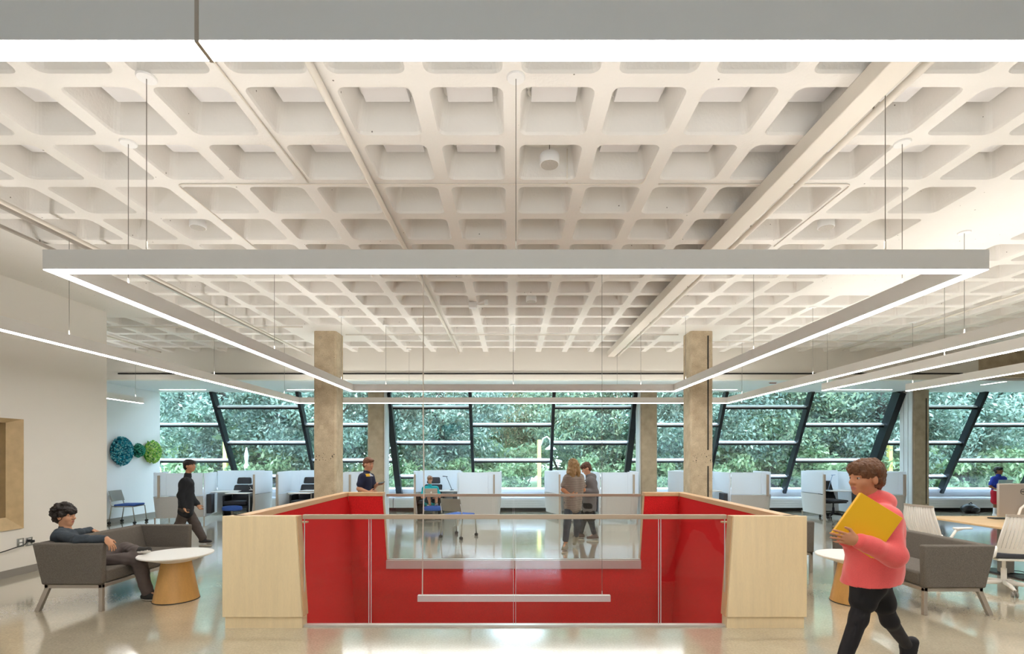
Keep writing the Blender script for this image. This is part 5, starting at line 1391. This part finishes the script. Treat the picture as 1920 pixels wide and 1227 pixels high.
for i, (x, y, sc, where) in enumerate(((-2.6, 23.2, 1.0, 'behind the child with a laptop'), (3.4, 22.8, 1.1, 'behind the walking pair'), (5.9, 22.2, 1.2, 'left of the near right column'), (9.4, 21.8, 1.25, 'right of the near right column'),
                                       (13.2, 22.0, 1.3, 'behind the person in coral'), (17.5, 21.6, 1.3, 'right of the far right column'), (21.5, 21.8, 1.3, 'behind the boy in red shorts'), (-6.0, 22.4, 1.1, 'by the person in navy'),
                                       (-10.2, 21.9, 1.2, 'behind the left dark lounge chair'), (-14.2, 21.8, 1.3, 'in the far left window'), (-7.5, 27, 2.3, 'in a taller row behind the near left column'), (-13, 27, 2.5, 'in a taller row at far left'), (7.2, 27, 2.4, 'in a taller row behind the near right column'), (12.5, 27.5, 2.5, 'in a taller row behind the person in coral'), (18.5, 27, 2.6, 'in a taller row right of the far right column'), (24.5, 27, 2.6, 'in a taller row at far right'), (-1.9, 28.5, 1.7, 'in a taller row behind the child'), (2.9, 28.5, 1.9, 'in a taller row behind the walking pair'))):
    o = copy_tree(sh0, (x, y, GZ), i*1.3, label='leafy shrub low outside the windows, '+where); o.scale = (sc*1.2, sc, sc)
def ypost(px, ytop, d, lab, lamp=0):
    t = thing('yellow_post', lab, 'post', ((px-960)*d/F, d, GZ), 0, 'pale yellow posts outside')
    zt = EYE-(ytop-855)*d/F-GZ
    MB().box(-.075, .075, -.075, .075, 0, zt).build('post', M_YELLOW, t)
    if lamp:
        z = zt-.25 if lamp > 0 else 1.0
        MB().tube([(.07*lamp, 0, z), (.16*lamp, 0, z+.3), (.32*lamp, 0, z+.38), (.46*lamp, 0, z+.25), (.48*lamp, 0, z)], .03, 8).build('bracket', M_LAMPW, t, smooth=True)
        MB().lathe([(.24, -.06), (.2, 0), (.08, .08), (.04, .14)], (.48*lamp, 0, z-.1), 16).build('lamp_hood', M_LAMPW, t)
ypost(423, 828, 20.9, 'pale yellow post outside the far left window'); ypost(1011, 825, 20.9, 'pale yellow post outside the middle window', 1); ypost(1668, 827, 20.9, 'pale yellow post with a white hooded lamp outside, above the person in coral', 1)
lt = thing('lantern_post', 'slim white lantern post outside left of the near left column', 'lamp post', ((512-960)*23/F, 20.7, GZ))
MB().lathe([(.20, 0), (.16, .35), (.10, .9), (.07, 1.3), (.11, 1.5), (.05, 1.6), (.09, 1.9), (.02, 2.25)], n=16).build('shaft', M_LAMPW, lt, smooth=True)
bt = thing('picnic_bench', 'grey picnic bench on the lawn outside left of the near left column', 'bench', ((528-960)*21/F, 21.2, GZ))
MB().box(-.9, .9, -.35, .35, .70, .75).build('top', M_FOOTPL, bt)
for x in (-.7, .7): MB().box(x-.05, x+.05, -.3, .3, 0, .7).build('leg', M_FOOTPL, bt)
for x, y, w, hh, lab in ((1.6, 55, 6, 5.5, 'pale house far outside behind the middle window'), (-9, 58, 8, 6, 'pale house far outside on the left'), (14, 58, 8, 6, 'pale house far outside on the right')):
    t = thing('house', lab, 'house', (x, y, GZ))
    MB().box(-w/2, w/2, -3, 3, 0, hh*.65).build('wall', M_PAVE, t)
    MB().prism([(-w/2-.3, hh*.65), (w/2+.3, hh*.65), (0, hh)], 'y', -3.2, 3.2).build('roof', M_FOOTPL, t)
    for xx in (-w*.28, 0, w*.28): MB().box(xx-.4, xx+.4, -3.04, -2.98, 1.0, 2.3).build('window', M_FOOTPL, t)

# ------------------------------------------------------------------ sky, camera, colour
w = bpy.data.worlds.new('World'); bpy.context.scene.world = w; w.use_nodes = True; nt = w.node_tree
bg = nt.nodes['Background']; bg.inputs['Color'].default_value = (.66, .83, 1.0, 1); bg.inputs['Strength'].default_value = SKY
cd = bpy.data.cameras.new('camera'); cam = bpy.data.objects.new('camera', cd); C.objects.link(cam)
cam.location = (0, 0, EYE); cam.rotation_euler = (PI/2, 0, 0)
cd.sensor_width = 36; cd.lens = F/1920*36; cd.shift_y = (855-613.5)/1920; cd.shift_x = 0; cd.clip_start = .05; cd.clip_end = 300
sc = bpy.context.scene; sc.camera = cam
sc.view_settings.view_transform = 'Standard'; sc.view_settings.look = 'None'; sc.view_settings.gamma = 1; sc.view_settings.exposure = EXPO
sc.view_settings.use_curve_mapping = False
cy = sc.cycles; cy.use_denoising = True; cy.max_bounces = 8; cy.use_adaptive_sampling = True; cy.adaptive_threshold = .05; cy.adaptive_min_samples = 16; cy.diffuse_bounces = 3; cy.glossy_bounces = 4; cy.transmission_bounces = 6; cy.transparent_max_bounces = 16
cy.caustics_reflective = False; cy.caustics_refractive = False; cy.sample_clamp_indirect = 6.0
